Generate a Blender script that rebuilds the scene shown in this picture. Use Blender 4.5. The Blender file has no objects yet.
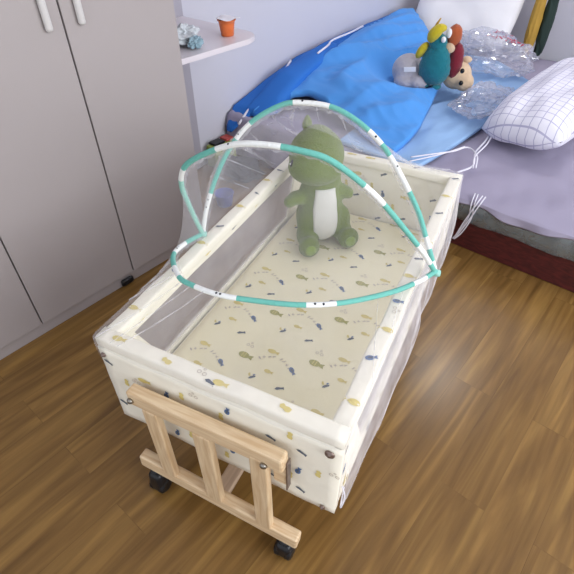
import bpy, bmesh, math, random
from mathutils import Vector, Matrix, noise
random.seed(7)
sc = bpy.context.scene
col = sc.collection
R = math.radians
# ---------------------------------------------------------------- room frame
NX = Vector((.9703, -.2419, 0)); VX = Vector((.2419, .9703, 0))
YAW = -R(14)
def RW(a, b, z=0.0):                      # a = distance from the left wall, b = along it
    return NX * (a - 1.147) + VX * b + Vector((0, 0, z))
ROOM = Matrix.Translation(RW(0, 0, 0)) @ Matrix.Rotation(YAW, 4, 'Z')   # local x = a, local y = b

# ---------------------------------------------------------------- materials
def hexc(h):
    h = h.lstrip('#'); c = [int(h[i:i+2], 16) / 255 for i in (0, 2, 4)]
    return tuple((v / 12.92 if v <= .04045 else ((v + .055) / 1.055) ** 2.4) for v in c) + (1,)
def mat(name, color, rough=.6, var=.06, scale=12, bump=0, bscale=80, spec=.4, metal=0, sheen=0, trans=0, sub=0):
    m = bpy.data.materials.new(name); m.use_nodes = True
    nt = m.node_tree; N = nt.nodes; L = nt.links
    b = N['Principled BSDF']
    b.inputs['Roughness'].default_value = rough
    b.inputs['Metallic'].default_value = metal
    b.inputs['Specular IOR Level'].default_value = spec
    b.inputs['Sheen Weight'].default_value = sheen
    b.inputs['Transmission Weight'].default_value = trans
    c = hexc(color)
    tc = N.new('ShaderNodeTexCoord')
    no = N.new('ShaderNodeTexNoise'); no.inputs['Scale'].default_value = scale; no.inputs['Detail'].default_value = 4
    L.new(tc.outputs['Object'], no.inputs['Vector'])
    mx = N.new('ShaderNodeMix'); mx.data_type = 'RGBA'
    mx.inputs[6].default_value = tuple(v * (1 - var) for v in c[:3]) + (1,)
    mx.inputs[7].default_value = tuple(min(1, v * (1 + var)) for v in c[:3]) + (1,)
    L.new(no.outputs['Fac'], mx.inputs[0]); L.new(mx.outputs[2], b.inputs['Base Color'])
    if bump:
        n2 = N.new('ShaderNodeTexNoise'); n2.inputs['Scale'].default_value = bscale; n2.inputs['Detail'].default_value = 3
        L.new(tc.outputs['Object'], n2.inputs['Vector'])
        bp = N.new('ShaderNodeBump'); bp.inputs['Strength'].default_value = bump; bp.inputs['Distance'].default_value = .01
        L.new(n2.outputs['Fac'], bp.inputs['Height']); L.new(bp.outputs['Normal'], b.inputs['Normal'])
    return m
def sheer(name, color, alpha, rough=.7, gloss=0.0, scale=30, vary=.25):
    """thin see-through cloth or film: part transparent, part diffuse + translucent"""
    m = bpy.data.materials.new(name); m.use_nodes = True
    nt = m.node_tree; N = nt.nodes; L = nt.links
    N.remove(N['Principled BSDF']); out = N['Material Output']
    tr = N.new('ShaderNodeBsdfTransparent'); df = N.new('ShaderNodeBsdfDiffuse'); tl = N.new('ShaderNodeBsdfTranslucent')
    df.inputs[0].default_value = hexc(color); tl.inputs[0].default_value = hexc(color)
    m1 = N.new('ShaderNodeMixShader'); m1.inputs[0].default_value = .45
    L.new(df.outputs[0], m1.inputs[1]); L.new(tl.outputs[0], m1.inputs[2])
    last = m1.outputs[0]
    if gloss:
        gl = N.new('ShaderNodeBsdfGlossy'); gl.inputs['Roughness'].default_value = rough
        m3 = N.new('ShaderNodeMixShader'); m3.inputs[0].default_value = gloss
        L.new(last, m3.inputs[1]); L.new(gl.outputs[0], m3.inputs[2]); last = m3.outputs[0]
    tc = N.new('ShaderNodeTexCoord'); no = N.new('ShaderNodeTexNoise')
    no.inputs['Scale'].default_value = scale; no.inputs['Detail'].default_value = 2
    L.new(tc.outputs['Object'], no.inputs['Vector'])
    mr = N.new('ShaderNodeMapRange'); mr.inputs[1].default_value = .3; mr.inputs[2].default_value = .7
    mr.inputs[3].default_value = alpha * (1 - vary); mr.inputs[4].default_value = alpha * (1 + vary)
    L.new(no.outputs['Fac'], mr.inputs[0])
    m2 = N.new('ShaderNodeMixShader')
    L.new(mr.outputs[0], m2.inputs[0]); L.new(tr.outputs[0], m2.inputs[1]); L.new(last, m2.inputs[2])
    L.new(m2.outputs[0], out.inputs['Surface'])
    return m
def floor_mat():
    m = bpy.data.materials.new('oak_planks'); m.use_nodes = True
    nt = m.node_tree; N = nt.nodes; L = nt.links; b = N['Principled BSDF']
    tc = N.new('ShaderNodeTexCoord')
    mp = N.new('ShaderNodeMapping'); mp.inputs['Rotation'].default_value = (0, 0, R(90)); mp.inputs['Location'].default_value = (.465, .018, 0)
    L.new(tc.outputs['Object'], mp.inputs[0])
    br = N.new('ShaderNodeTexBrick'); br.offset = .37; br.offset_frequency = 2
    br.inputs['Brick Width'].default_value = .92; br.inputs['Row Height'].default_value = .12
    br.inputs['Mortar Size'].default_value = .0009; br.inputs['Mortar Smooth'].default_value = .3; br.inputs['Scale'].default_value = 1
    br.inputs['Bias'].default_value = 0
    br.inputs['Color1'].default_value = (0, 0, 0, 1); br.inputs['Color2'].default_value = (1, 1, 1, 1); br.inputs['Mortar'].default_value = (.5, .5, .5, 1)
    L.new(mp.outputs[0], br.inputs['Vector'])
    # grain: stretched noise, shifted per plank
    sh = N.new('ShaderNodeVectorMath'); sh.operation = 'MULTIPLY_ADD'
    L.new(br.outputs['Color'], sh.inputs[0]); sh.inputs[1].default_value = (5, 3, 7); L.new(mp.outputs[0], sh.inputs[2])
    st = N.new('ShaderNodeMapping'); st.inputs['Scale'].default_value = (1.3, 17, 1); L.new(sh.outputs[0], st.inputs[0])
    n1 = N.new('ShaderNodeTexNoise'); n1.inputs['Scale'].default_value = 1.6; n1.inputs['Detail'].default_value = 5; n1.inputs['Distortion'].default_value = .9
    L.new(st.outputs[0], n1.inputs['Vector'])
    st2 = N.new('ShaderNodeMapping'); st2.inputs['Scale'].default_value = (4, 90, 1); L.new(sh.outputs[0], st2.inputs[0])
    n2 = N.new('ShaderNodeTexNoise'); n2.inputs['Scale'].default_value = 2; n2.inputs['Detail'].default_value = 3
    L.new(st2.outputs[0], n2.inputs['Vector'])
    # long cathedral figure
    st3 = N.new('ShaderNodeMapping'); st3.inputs['Scale'].default_value = (.9, 9, 1); L.new(sh.outputs[0], st3.inputs[0])
    n3 = N.new('ShaderNodeTexNoise'); n3.inputs['Scale'].default_value = 1.1; n3.inputs['Detail'].default_value = 1.5
    L.new(st3.outputs[0], n3.inputs['Vector'])
    ws = N.new('ShaderNodeMath'); ws.operation = 'MULTIPLY'; ws.inputs[1].default_value = 52; L.new(n3.outputs['Fac'], ws.inputs[0])
    wv = N.new('ShaderNodeMath'); wv.operation = 'SINE'; L.new(ws.outputs[0], wv.inputs[0])
    cr = N.new('ShaderNodeValToRGB'); e = cr.color_ramp.elements
    e[0].position = .28; e[0].color = hexc('#664a26'); e[1].position = .72; e[1].color = hexc('#96743f')
    mid = cr.color_ramp.elements.new(.5); mid.color = hexc('#7e5e32')
    L.new(n1.outputs['Fac'], cr.inputs[0])
    a1 = N.new('ShaderNodeMath'); a1.operation = 'MULTIPLY_ADD'; a1.inputs[1].default_value = .075; a1.inputs[2].default_value = .90
    L.new(wv.outputs[0], a1.inputs[0])
    a2 = N.new('ShaderNodeMath'); a2.operation = 'MULTIPLY_ADD'; a2.inputs[1].default_value = .26; L.new(n2.outputs['Fac'], a2.inputs[0]); L.new(a1.outputs[0], a2.inputs[2])
    pl = N.new('ShaderNodeMath'); pl.operation = 'MULTIPLY_ADD'; pl.inputs[1].default_value = .07; L.new(br.outputs['Color'], pl.inputs[0]); pl.inputs[2].default_value = .90
    a3 = N.new('ShaderNodeMath'); a3.operation = 'MULTIPLY'; L.new(a2.outputs[0], a3.inputs[0]); L.new(pl.outputs[0], a3.inputs[1])
    mo = N.new('ShaderNodeMath'); mo.operation = 'MULTIPLY_ADD'; mo.inputs[1].default_value = -.25; mo.inputs[2].default_value = 1; L.new(br.outputs['Fac'], mo.inputs[0])
    a4 = N.new('ShaderNodeMath'); a4.operation = 'MULTIPLY'; L.new(a3.outputs[0], a4.inputs[0]); L.new(mo.outputs[0], a4.inputs[1])
    vm = N.new('ShaderNodeVectorMath'); vm.operation = 'SCALE'; L.new(cr.outputs[0], vm.inputs[0]); L.new(a4.outputs[0], vm.inputs['Scale'])
    L.new(vm.outputs[0], b.inputs['Base Color'])
    b.inputs['Roughness'].default_value = .26; b.inputs['Specular IOR Level'].default_value = .4
    bp = N.new('ShaderNodeBump'); bp.inputs['Strength'].default_value = .12; bp.inputs['Distance'].default_value = .002
    L.new(a2.outputs[0], bp.inputs['Height']); L.new(bp.outputs[0], b.inputs['Normal'])
    return m
def wood_mat(name, dark, light, axis_scale=(40, 40, 3)):
    m = bpy.data.materials.new(name); m.use_nodes = True
    nt = m.node_tree; N = nt.nodes; L = nt.links; b = N['Principled BSDF']
    tc = N.new('ShaderNodeTexCoord'); mp = N.new('ShaderNodeMapping'); mp.inputs['Scale'].default_value = axis_scale
    L.new(tc.outputs['Object'], mp.inputs[0])
    n = N.new('ShaderNodeTexNoise'); n.inputs['Scale'].default_value = 3; n.inputs['Detail'].default_value = 4; n.inputs['Distortion'].default_value = .6
    L.new(mp.outputs[0], n.inputs['Vector'])
    cr = N.new('ShaderNodeValToRGB'); e = cr.color_ramp.elements
    e[0].position = .35; e[0].color = hexc(dark); e[1].position = .65; e[1].color = hexc(light)
    L.new(n.outputs['Fac'], cr.inputs[0]); L.new(cr.outputs[0], b.inputs['Base Color'])
    b.inputs['Roughness'].default_value = .5
    return m
def knit_mat(name, color, sc_=220):
    m = mat(name, color, .95, .15, 40, .6, sc_, spec=.1, sheen=.3); return m

M = {}
M['floor'] = floor_mat()
M['wall'] = mat('painted_wall', '#cbcad4', .8, .02, 3, .05, 200)
M['ceil'] = mat('white_paint', '#e8e8ee', .9, .02, 3)
M['cab'] = mat('cabinet_laminate', '#a8a09f', .45, .02, 2, .03, 300)
M['cabside'] = mat('cabinet_edge', '#a7a3ac', .5, .02, 2)
M['shadowgap'] = mat('dark_gap', '#4a4442', .8)
M['black'] = mat('black_plastic', '#15161a', .35, .1, 20)
M['shelf'] = mat('shelf_laminate', '#dcd5da', .3, .02, 4)
M['cream'] = mat('cream_cotton', '#f4efdf', .85, .02, 8, .25, 26, spec=.15, sheen=.1)
M['creamy'] = mat('mattress_cotton', '#f3ebca', .85, .03, 5, .2, 20, spec=.15, sheen=.1)
M['pgreen'] = mat('print_green', '#aaa762', .85, .1, 60, spec=.1)
M['pyellow'] = mat('print_yellow', '#dccb83', .85, .08, 60, spec=.1)
M['pblue'] = mat('print_blue', '#6079a2', .85, .1, 60, spec=.1)
M['pdark'] = mat('print_slate', '#606874', .85, .1, 60, spec=.1)
M['pgrey'] = mat('print_grey', '#c6bbae', .85, .1, 60, spec=.1)
M['pine'] = wood_mat('pine_wood', '#d0b088', '#e6ceaa', (3, 40, 40))
M['pinev'] = wood_mat('pine_wood_upright', '#ccac84', '#e2caa6', (40, 40, 3))
M['piney'] = wood_mat('pine_wood_lengthwise', '#b9a08a', '#cdb59c', (40, 3, 40))
M['steel'] = mat('bolt_steel', '#9c9890', .3, .05, 30, metal=1)
M['rust'] = mat('snap_metal', '#8b7a72', .4, .2, 60, metal=.8)
M['net'] = sheer('white_net', '#f2f1f6', .145, vary=.35, scale=9)
M['netdrape'] = sheer('white_net_gathered', '#f0eef5', .40, vary=.3, scale=14)
M['netrear'] = sheer('white_net_rear', '#f2f2f8', .21, vary=.35, scale=11)
M['netfold'] = sheer('white_net_folded', '#f6f5fa', .26, vary=.5, scale=30)
M['sidenet'] = sheer('side_mesh_net', '#d9d5d8', .50, vary=.12, scale=14)
M['teal'] = mat('teal_binding', '#70bbae', .7, .08, 30, .3, 150, spec=.2)
M['teal2'] = mat('pale_teal_binding', '#96cdc0', .7, .08, 30, .3, 150, spec=.2)
M['bind'] = mat('white_binding', '#eef0ee', .7, .03, 30, .3, 150, spec=.2)
M['dot'] = mat('binding_spot', '#22242a', .7)
M['dino'] = knit_mat('green_plush', '#67792a')
M['dinolt'] = knit_mat('light_green_plush', '#809a35')
M['belly'] = mat('white_plush', '#d2d2cc', .95, .04, 40, .3, 300, spec=.1, sheen=.3)
M['eye'] = mat('eye_black', '#0c0c0e', .15)
M['blue'] = mat('blue_quilt_cotton', '#4f96e0', .75, .05, 3, .15, 14, spec=.2, sheen=.1)
M['blue2'] = mat('deep_blue_cotton', '#2f70c4', .75, .05, 3, .15, 14, spec=.2)
M['lblue'] = mat('light_blue_cotton', '#97bae2', .8, .03, 3, .2, 10, spec=.15)
M['lav'] = mat('lavender_grey_cotton', '#a09aae', .85, .05, 4, .3, 12, spec=.1)
M['matt'] = mat('mattress_ticking', '#8e98a4', .5, .1, 20)
M['redwood'] = wood_mat('dark_red_wood', '#3e1416', '#5a2020', (3, 40, 40))
M['white'] = mat('white_cotton', '#e4e3e6', .85, .03, 4, .35, 9, spec=.15)
M['grid'] = None
M['film'] = sheer('clear_film', '#e4e4f0', .42, rough=.16, gloss=.38, scale=10, vary=.5)
M['film2'] = sheer('teal_tinted_film', '#9fb0b8', .55, rough=.2, gloss=.3, scale=16, vary=.3)
M['redprint'] = mat('red_print', '#b4304a', .5)
M['orange'] = mat('orange_plastic', '#d8703a', .3, .05, 20)
M['foil'] = mat('white_foil_lid', '#ece9ee', .4, .03, 20)
M['tealp'] = knit_mat('teal_plush', '#22737f', 90)
M['yellowp'] = knit_mat('yellow_plush', '#c9b62c')
M['orangep'] = knit_mat('orange_plush', '#b05a36')
M['crimson'] = knit_mat('crimson_plush', '#7c2433')
M['greyp'] = knit_mat('grey_knit', '#b4b0b8', 60)
M['skin'] = knit_mat('beige_plush', '#dcc0a0')
M['tag'] = mat('white_tag', '#f0f0f2', .6)
M['wrap1'] = mat('wrapper_silver', '#c6ccd0', .35, .3, 40, .8, 30)
M['wrap2'] = mat('wrapper_brown', '#8f8674', .5, .3, 40, .8, 30)
M['wrap3'] = mat('wrapper_blue', '#8aa6b2', .4, .25, 40, .8, 30)
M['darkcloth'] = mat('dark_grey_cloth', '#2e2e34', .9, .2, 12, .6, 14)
M['navy'] = mat('blue_plastic', '#1c36a8', .4, .1, 10)
M['packgreen'] = mat('pack_green', '#8e9a4a', .5, .35, 30)
M['packred'] = mat('pack_red', '#b4504a', .5, .1, 30)
M['mustard'] = mat('mustard_cloth', '#b8923e', .8, .15, 12, .4, 20)
M['darkgreen'] = mat('dark_green_cloth', '#23352f', .8, .15, 12, .4, 20)
M['cord'] = mat('white_cord', '#e4e2ec', .7, .05, 60)
M['metal'] = mat('pale_handle', '#cfccca', .35, .04, 20)
def grid_mat():
    m = mat('white_check_cotton', '#e2e2ee', .85, .02, 4, .3, 9, spec=.1)
    nt = m.node_tree; N = nt.nodes; L = nt.links; b = N['Principled BSDF']
    tc = N.new('ShaderNodeTexCoord'); br = N.new('ShaderNodeTexBrick'); br.offset = 0
    for k, v in (('Brick Width', .035), ('Row Height', .035), ('Mortar Size', .0018), ('Scale', 1)): br.inputs[k].default_value = v
    br.inputs['Color1'].default_value = br.inputs['Color2'].default_value = hexc('#e6e5f0'); br.inputs['Mortar'].default_value = hexc('#b4b2cc')
    L.new(tc.outputs['Object'], br.inputs['Vector']); L.new(br.outputs['Color'], b.inputs['Base Color'])
    return m
M['grid'] = grid_mat()

# ---------------------------------------------------------------- object helpers
def tag(o, label=None, cat=None, group=None, kind=None):
    if label: o['label'] = label
    if cat: o['category'] = cat
    if group: o['group'] = group
    if kind: o['kind'] = kind
    return o
def empty(name, loc, label, cat, group=None, rot=(0, 0, 0)):
    o = bpy.data.objects.new(name, None); col.objects.link(o)
    o.location = loc; o.rotation_euler = rot; o.empty_display_size = .05
    return tag(o, label, cat, group)
def obj(name, bm, mats, parent=None, smooth=False, world=True, loc=None):
    """bm is in world coordinates; the object keeps an origin of its own"""
    me = bpy.data.meshes.new(name)
    bmesh.ops.recalc_face_normals(bm, faces=bm.faces)
    o = bpy.data.objects.new(name, me)
    col.objects.link(o)
    if not isinstance(mats, (list, tuple)): mats = [mats]
    for m in mats: me.materials.append(m)
    for f in bm.faces: f.smooth = smooth
    if parent is not None:
        bpy.context.view_layer.update()
        mw = world_of(parent)
        if world: bm.transform(mw.inverted())
        o.parent = parent
    elif loc is not None:
        bm.transform(Matrix.Translation(-Vector(loc))); o.location = loc
    bm.to_mesh(me); bm.free()
    return o
def world_of(o):
    m = o.matrix_basis.copy()
    while o.parent is not None:
        o = o.parent; m = o.matrix_basis @ m
    return m
def B(): return bmesh.new()
def merge(bm, other, mi=None):
    if mi is not None:
        for f in other.faces: f.material_index = mi
    me = bpy.data.meshes.new('t'); other.to_mesh(me); other.free()
    bm.from_mesh(me); bpy.data.meshes.remove(me)
def box(bm, lo, hi, M4=None, bev=0, mi=0, seg=2):
    t = B(); bmesh.ops.create_cube(t, size=1)
    lo, hi = Vector(lo), Vector(hi); c = (lo + hi) / 2; s = hi - lo
    for v in t.verts: v.co = Vector((v.co.x * s.x, v.co.y * s.y, v.co.z * s.z)) + c
    if bev: bmesh.ops.bevel(t, geom=t.edges[:], offset=bev, segments=seg, affect='EDGES', profile=.5)
    if M4: t.transform(M4)
    merge(bm, t, mi)
    return bm
def beam(bm, p, q, w, h, up=(0, 0, 1), bev=.002, mi=0):
    """box bar from p to q, width w (sideways), height h (up)"""
    p, q, up = Vector(p), Vector(q), Vector(up); d = q - p; L = d.length; d.normalize()
    s = d.cross(up).normalized(); u = s.cross(d)
    m = Matrix((( d.x, s.x, u.x, p.x), (d.y, s.y, u.y, p.y), (d.z, s.z, u.z, p.z), (0, 0, 0, 1)))
    return box(bm, (0, -w/2, -h/2), (L, w/2, h/2), m, bev, mi)
def frames(pts, closed=False):
    n = len(pts); out = []; prev = None
    for i in range(n):
        if closed: t = pts[(i+1) % n] - pts[i-1]
        else: t = pts[min(i+1, n-1)] - pts[max(i-1, 0)]
        t = t.normalized()
        if prev is None:
            u = Vector((0, 0, 1)) if abs(t.z) < .9 else Vector((1, 0, 0))
            u = (u - t * u.dot(t)).normalized()
        else: u = (prev - t * prev.dot(t)).normalized()
        prev = u; out.append((t, u, t.cross(u)))
    return out
def tube(bm, pts, r, n=8, mi=0, closed=False, matfn=None, cap=True, flat=1.0):
    pts = [Vector(p) for p in pts]; fr = frames(pts, closed); rings = []
    for i, (p, (t, u, s)) in enumerate(zip(pts, fr)):
        rr = r[i] if isinstance(r, (list, tuple)) else r
        rings.append([bm.verts.new(p + u * math.cos(2*math.pi*k/n) * rr + s * math.sin(2*math.pi*k/n) * rr * flat) for k in range(n)])
    m = len(rings)
    for i in range(m if closed else m - 1):
        a, b = rings[i], rings[(i+1) % m]
        for k in range(n):
            f = bm.faces.new((a[k], a[(k+1) % n], b[(k+1) % n], b[k]))
            f.material_index = matfn(i / (m-1)) if matfn else mi
    if cap and not closed:
        f = bm.faces.new(rings[0]); f.material_index = matfn(0) if matfn else mi
        f = bm.faces.new(list(reversed(rings[-1]))); f.material_index = matfn(1) if matfn else mi
    return bm
def ell(bm, c, r, rot=None, seg=24, rings=16, mi=0, fn=None):
    t = B(); bmesh.ops.create_uvsphere(t, u_segments=seg, v_segments=rings, radius=1)
    for v in t.verts:
        q = v.co.copy()
        if fn: q = fn(q)
        v.co = Vector((q.x * r[0], q.y * r[1], q.z * r[2]))
    if rot: t.transform(rot if isinstance(rot, Matrix) else Matrix.Rotation(rot, 4, 'Z'))
    t.transform(Matrix.Translation(Vector(c)))
    merge(bm, t, mi); return bm
def lathe(bm, prof, c, n=24, axis=None, mi=0):
    """prof: list of (radius, height)"""
    t = B(); rings = []
    for r, z in prof:
        rings.append([t.verts.new((r * math.cos(2*math.pi*k/n), r * math.sin(2*math.pi*k/n), z)) for k in range(n)])
    for a, b in zip(rings, rings[1:]):
        for k in range(n): t.faces.new((a[k], a[(k+1) % n], b[(k+1) % n], b[k]))
    if prof[0][0] > 1e-5: t.faces.new(list(reversed(rings[0])))
    if prof[-1][0] > 1e-5: t.faces.new(rings[-1])
    bmesh.ops.remove_doubles(t, verts=t.verts[:], dist=1e-6)
    if axis: t.transform(Vector((0, 0, 1)).rotation_difference(Vector(axis)).to_matrix().to_4x4())
    t.transform(Matrix.Translation(Vector(c))); merge(bm, t, mi); return bm
def catmull(P, n):
    P = [Vector(p) for p in P]; out = []
    m = len(P) - 1
    for k in range(n + 1):
        x = k / n * m; i = min(int(x), m - 1); t = x - i
        p0 = P[i-1] if i > 0 else P[0] * 2 - P[1]
        p3 = P[i+2] if i + 2 <= m else P[m] * 2 - P[m-1]
        p1, p2 = P[i], P[i+1]
        out.append(.5 * ((2*p1) + (p2 - p0)*t + (2*p0 - 5*p1 + 4*p2 - p3)*t*t + (3*p1 - p0 - 3*p2 + p3)*t**3))
    return out
def sheet(bm, rows, mi=0):
    vs = [[bm.verts.new(p) for p in r] for r in rows]
    for a, b in zip(vs, vs[1:]):
        for k in range(len(a) - 1):
            f = bm.faces.new((a[k], a[k+1], b[k+1], b[k])); f.material_index = mi
    return bm
def coons(near, far, nu=40, nv=40, left=None, right=None, fold=None):
    """grid between two boundary curves near->far (and side curves)"""
    A = catmull(near, nu); F = catmull(far, nu)
    Lc = catmull(left, nv) if left else [A[0].lerp(F[0], j/nv) for j in range(nv+1)]
    Rc = catmull(right, nv) if right else [A[-1].lerp(F[-1], j/nv) for j in range(nv+1)]
    rows = []
    for j in range(nv+1):
        v = j / nv; row = []
        for i in range(nu+1):
            u = i / nu
            p = A[i]*(1-v) + F[i]*v + Lc[j]*(1-u) + Rc[j]*u - (A[0]*(1-u)*(1-v) + A[-1]*u*(1-v) + F[0]*(1-u)*v + F[-1]*u*v)
            if fold: p = fold(p, u, v)
            row.append(p)
        rows.append(row)
    return rows
def solid_sheet(name, rows, m, parent=None, th=.01, loc=None, down=(0, 0, -1)):
    bm = B(); nu = len(rows[0]); nv = len(rows)
    d = Vector(down) * th
    top = [[bm.verts.new(p) for p in r] for r in rows]
    bot = [[bm.verts.new(p + d) for p in r] for r in rows]
    for j in range(nv-1):
        for i in range(nu-1):
            bm.faces.new((top[j][i], top[j][i+1], top[j+1][i+1], top[j+1][i]))
            bm.faces.new((bot[j][i], bot[j+1][i], bot[j+1][i+1], bot[j][i+1]))
    edge = [(0, i) for i in range(nu)] + [(j, nu-1) for j in range(1, nv)] + [(nv-1, i) for i in range(nu-2, -1, -1)] + [(j, 0) for j in range(nv-2, 0, -1)]
    for k in range(len(edge)):
        a, b = edge[k], edge[(k+1) % len(edge)]
        bm.faces.new((top[a[0]][a[1]], bot[a[0]][a[1]], bot[b[0]][b[1]], top[b[0]][b[1]]))
    return obj(name, bm, m, parent, smooth=True, loc=loc)
def nz(p, s, seed=0): return noise.noise(Vector((p[0]*s + seed*7.3, p[1]*s + seed*3.1, (p[2] if len(p) > 2 else 0)*s + seed)))

# ================================================================ THE ROOM
def struct(name, bm, m): o = obj(name, bm, m); o['kind'] = 'structure'; return o
bm = B(); box(bm, (0, -2.0, -.05), (4.3, 3.62, 0)); fl = struct('floor', bm, M['floor']); fl.matrix_world = ROOM
bm = B(); box(bm, (-.1, -2.0, 0), (0, 3.62, 2.62)); o = struct('wall_left', bm, M['wall']); o.matrix_world = ROOM
bm = B(); box(bm, (0, 3.52, 0), (4.3, 3.62, 2.62)); o = struct('wall_back', bm, M['wall']); o.matrix_world = ROOM
bm = B(); box(bm, (-.1, -2.0, 2.62), (4.3, 3.62, 2.72)); o = struct('ceiling', bm, M['ceil']); o.matrix_world = ROOM
# right wall with a window opening, out of the frame
bm = B()
box(bm, (4.2, -2, 0), (4.3, 3.52, .8)); box(bm, (4.2, -2, 2.3), (4.3, 3.52, 2.62))
box(bm, (4.2, -2, .8), (4.3, -1.2, 2.3)); box(bm, (4.2, 2.6, .8), (4.3, 3.52, 2.3))
o = struct('wall_right', bm, M['wall']); o.matrix_world = ROOM

# ================================================================ CABINET + END SHELF
cab = empty('wardrobe', RW(.25, .05, 0), 'tall pale grey laminate wardrobe against the left wall, with flush doors', 'wardrobe')
def rbox(name, parent, lo, hi, m, bev=.0015, mats=None):
    bm = B(); box(bm, lo, hi, None, bev); bm.transform(ROOM); return obj(name, bm, m, parent)
rbox('body', cab, (.002, -.68, .004), (.486, .819, 2.1), M['cab'])
rbox('plinth', cab, (.4865, -.68, .001), (.497, .819, .045), M['cab'])
for b0, b1 in ((-.662, -.296), (-.292, .074), (.078, .4435), (.4485, .817)):
    d = rbox('door', cab, (.488, b0, .0495), (.507, b1, 2.08), M['cab'])
    bm = B()
    hb = b0 + .045 if b0 in (.4485, -.292) else b1 - .045
    t = B(); box(t, (.508, hb-.010, .885), (.526, hb+.010, 1.02), None, .009, seg=4); t.transform(ROOM); merge(bm, t)
    h = obj('handle', bm, M['metal'], d, smooth=True); h['label'] = 'pale rounded handle'
bm = B(); box(bm, (.4975, .385, .006), (.514, .438, .034), None, .009, seg=3); bm.transform(ROOM)
o = obj('door_stop', bm, M['black'], cab, smooth=True); o['label'] = 'black plastic stop at the foot of the door'

sh = empty('corner_shelf', RW(.1, 1.0, .0), 'white open corner shelf with a rounded board fixed to the side of the wardrobe', 'shelf')
rbox('back_panel', sh, (.002, .8195, .004), (.018, 1.242, 2.1), M['cabside'])
for zt in (.72, 1.42):
    bm = B(); pts = [(.018, .8205), (.496, .8205)]
    cx, cy, rr = .496-.085, 1.235-.085, .085
    pts[1] = (.496, .8205)
    for k in range(9):
        t = R(0) + k / 8 * R(90)
        pts.append((cx + rr*math.cos(t), cy + rr*math.sin(t)))
    pts.append((.018, 1.235))
    lo = [bm.verts.new((x, y, zt-.018)) for x, y in pts]; hi = [bm.verts.new((x, y, zt)) for x, y in pts]
    bm.faces.new(hi); bm.faces.new(list(reversed(lo)))
    for k in range(len(pts)): bm.faces.new((lo[k], lo[(k+1) % len(pts)], hi[(k+1) % len(pts)], hi[k]))
    bmesh.ops.bevel(bm, geom=[e for e in bm.edges if abs(e.verts[0].co.z - e.verts[1].co.z) < 1e-6], offset=.002, segments=2, affect='EDGES')
    bm.transform(ROOM); obj('shelf_board', bm, M['shelf'], sh)

# jelly cup
cup = RW(.40, 1.135, .7205)
k = empty('jelly_cup', cup, 'small orange plastic cup with a peeled white foil lid near the rounded shelf corner', 'cup')
bm = B(); lathe(bm, [(.0165, 0), (.0185, .001), (.0225, .030), (.0245, .040), (.0275, .0405), (.0275, .0425), (.023, .0425), (.0165, .004), (0, .004)], (0, 0, 0)); bm.transform(Matrix.Translation(cup) @ Matrix.Scale(1.3, 4)); obj('cup', bm, M['orange'], k, smooth=True)
bm = B(); t = B(); rim = []
cv = t.verts.new((0, 0, .002))
for i in range(28):
    a = 2*math.pi*i/28; rr = .031 + (.010 if abs(a - .6) < .35 else 0) + .001*math.sin(5*a)
    rim.append(t.verts.new((rr*math.cos(a), rr*math.sin(a), .002*math.sin(3*a+1))))
for i in range(28): t.faces.new((cv, rim[i], rim[(i+1) % 28]))
r = bmesh.ops.extrude_face_region(t, geom=t.faces[:]); bmesh.ops.translate(t, verts=[g for g in r['geom'] if isinstance(g, bmesh.types.BMVert)], vec=(0, 0, .0008))
t.transform(Matrix.Translation(cup + Vector((0, 0, .0590))) @ Matrix.Scale(1.25, 4)); merge(bm, t); obj('lid', bm, M['foil'], k, smooth=False)

# crumpled wrappers
def crumple(name, c, r, m, parent, seed, amp=.35, rot=0, seg=26, s=2.2):
    bm = B()
    def fn(q):
        return q * (1 + amp * (nz(q, s, seed) + .6*nz(q, s*2.3, seed+5)))
    ell(bm, c, r, rot, seg, seg*2//3, 0, fn)
    zmin = c[2] - r[2]*1.0
    for v in bm.verts: v.co.z = max(v.co.z, zmin)
    return obj(name, bm, m, parent, smooth=False)
w = empty('crumpled_snack_wrapper', RW(.39, .935, .7205), 'crumpled silver, brown and blue snack wrapper lying on the shelf beside the wardrobe', 'wrapper')
crumple('foil', RW(.37, .94, .7525), (.052, .066, .030), M['wrap1'], w, 1, .45)
crumple('brown_fold', RW(.30, .925, .7485), (.045, .05, .027), M['wrap2'], w, 2, .45)
crumple('blue_fold', RW(.44, .945, .7405), (.020, .032, .018), M['wrap3'], w, 3, .5)

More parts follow.
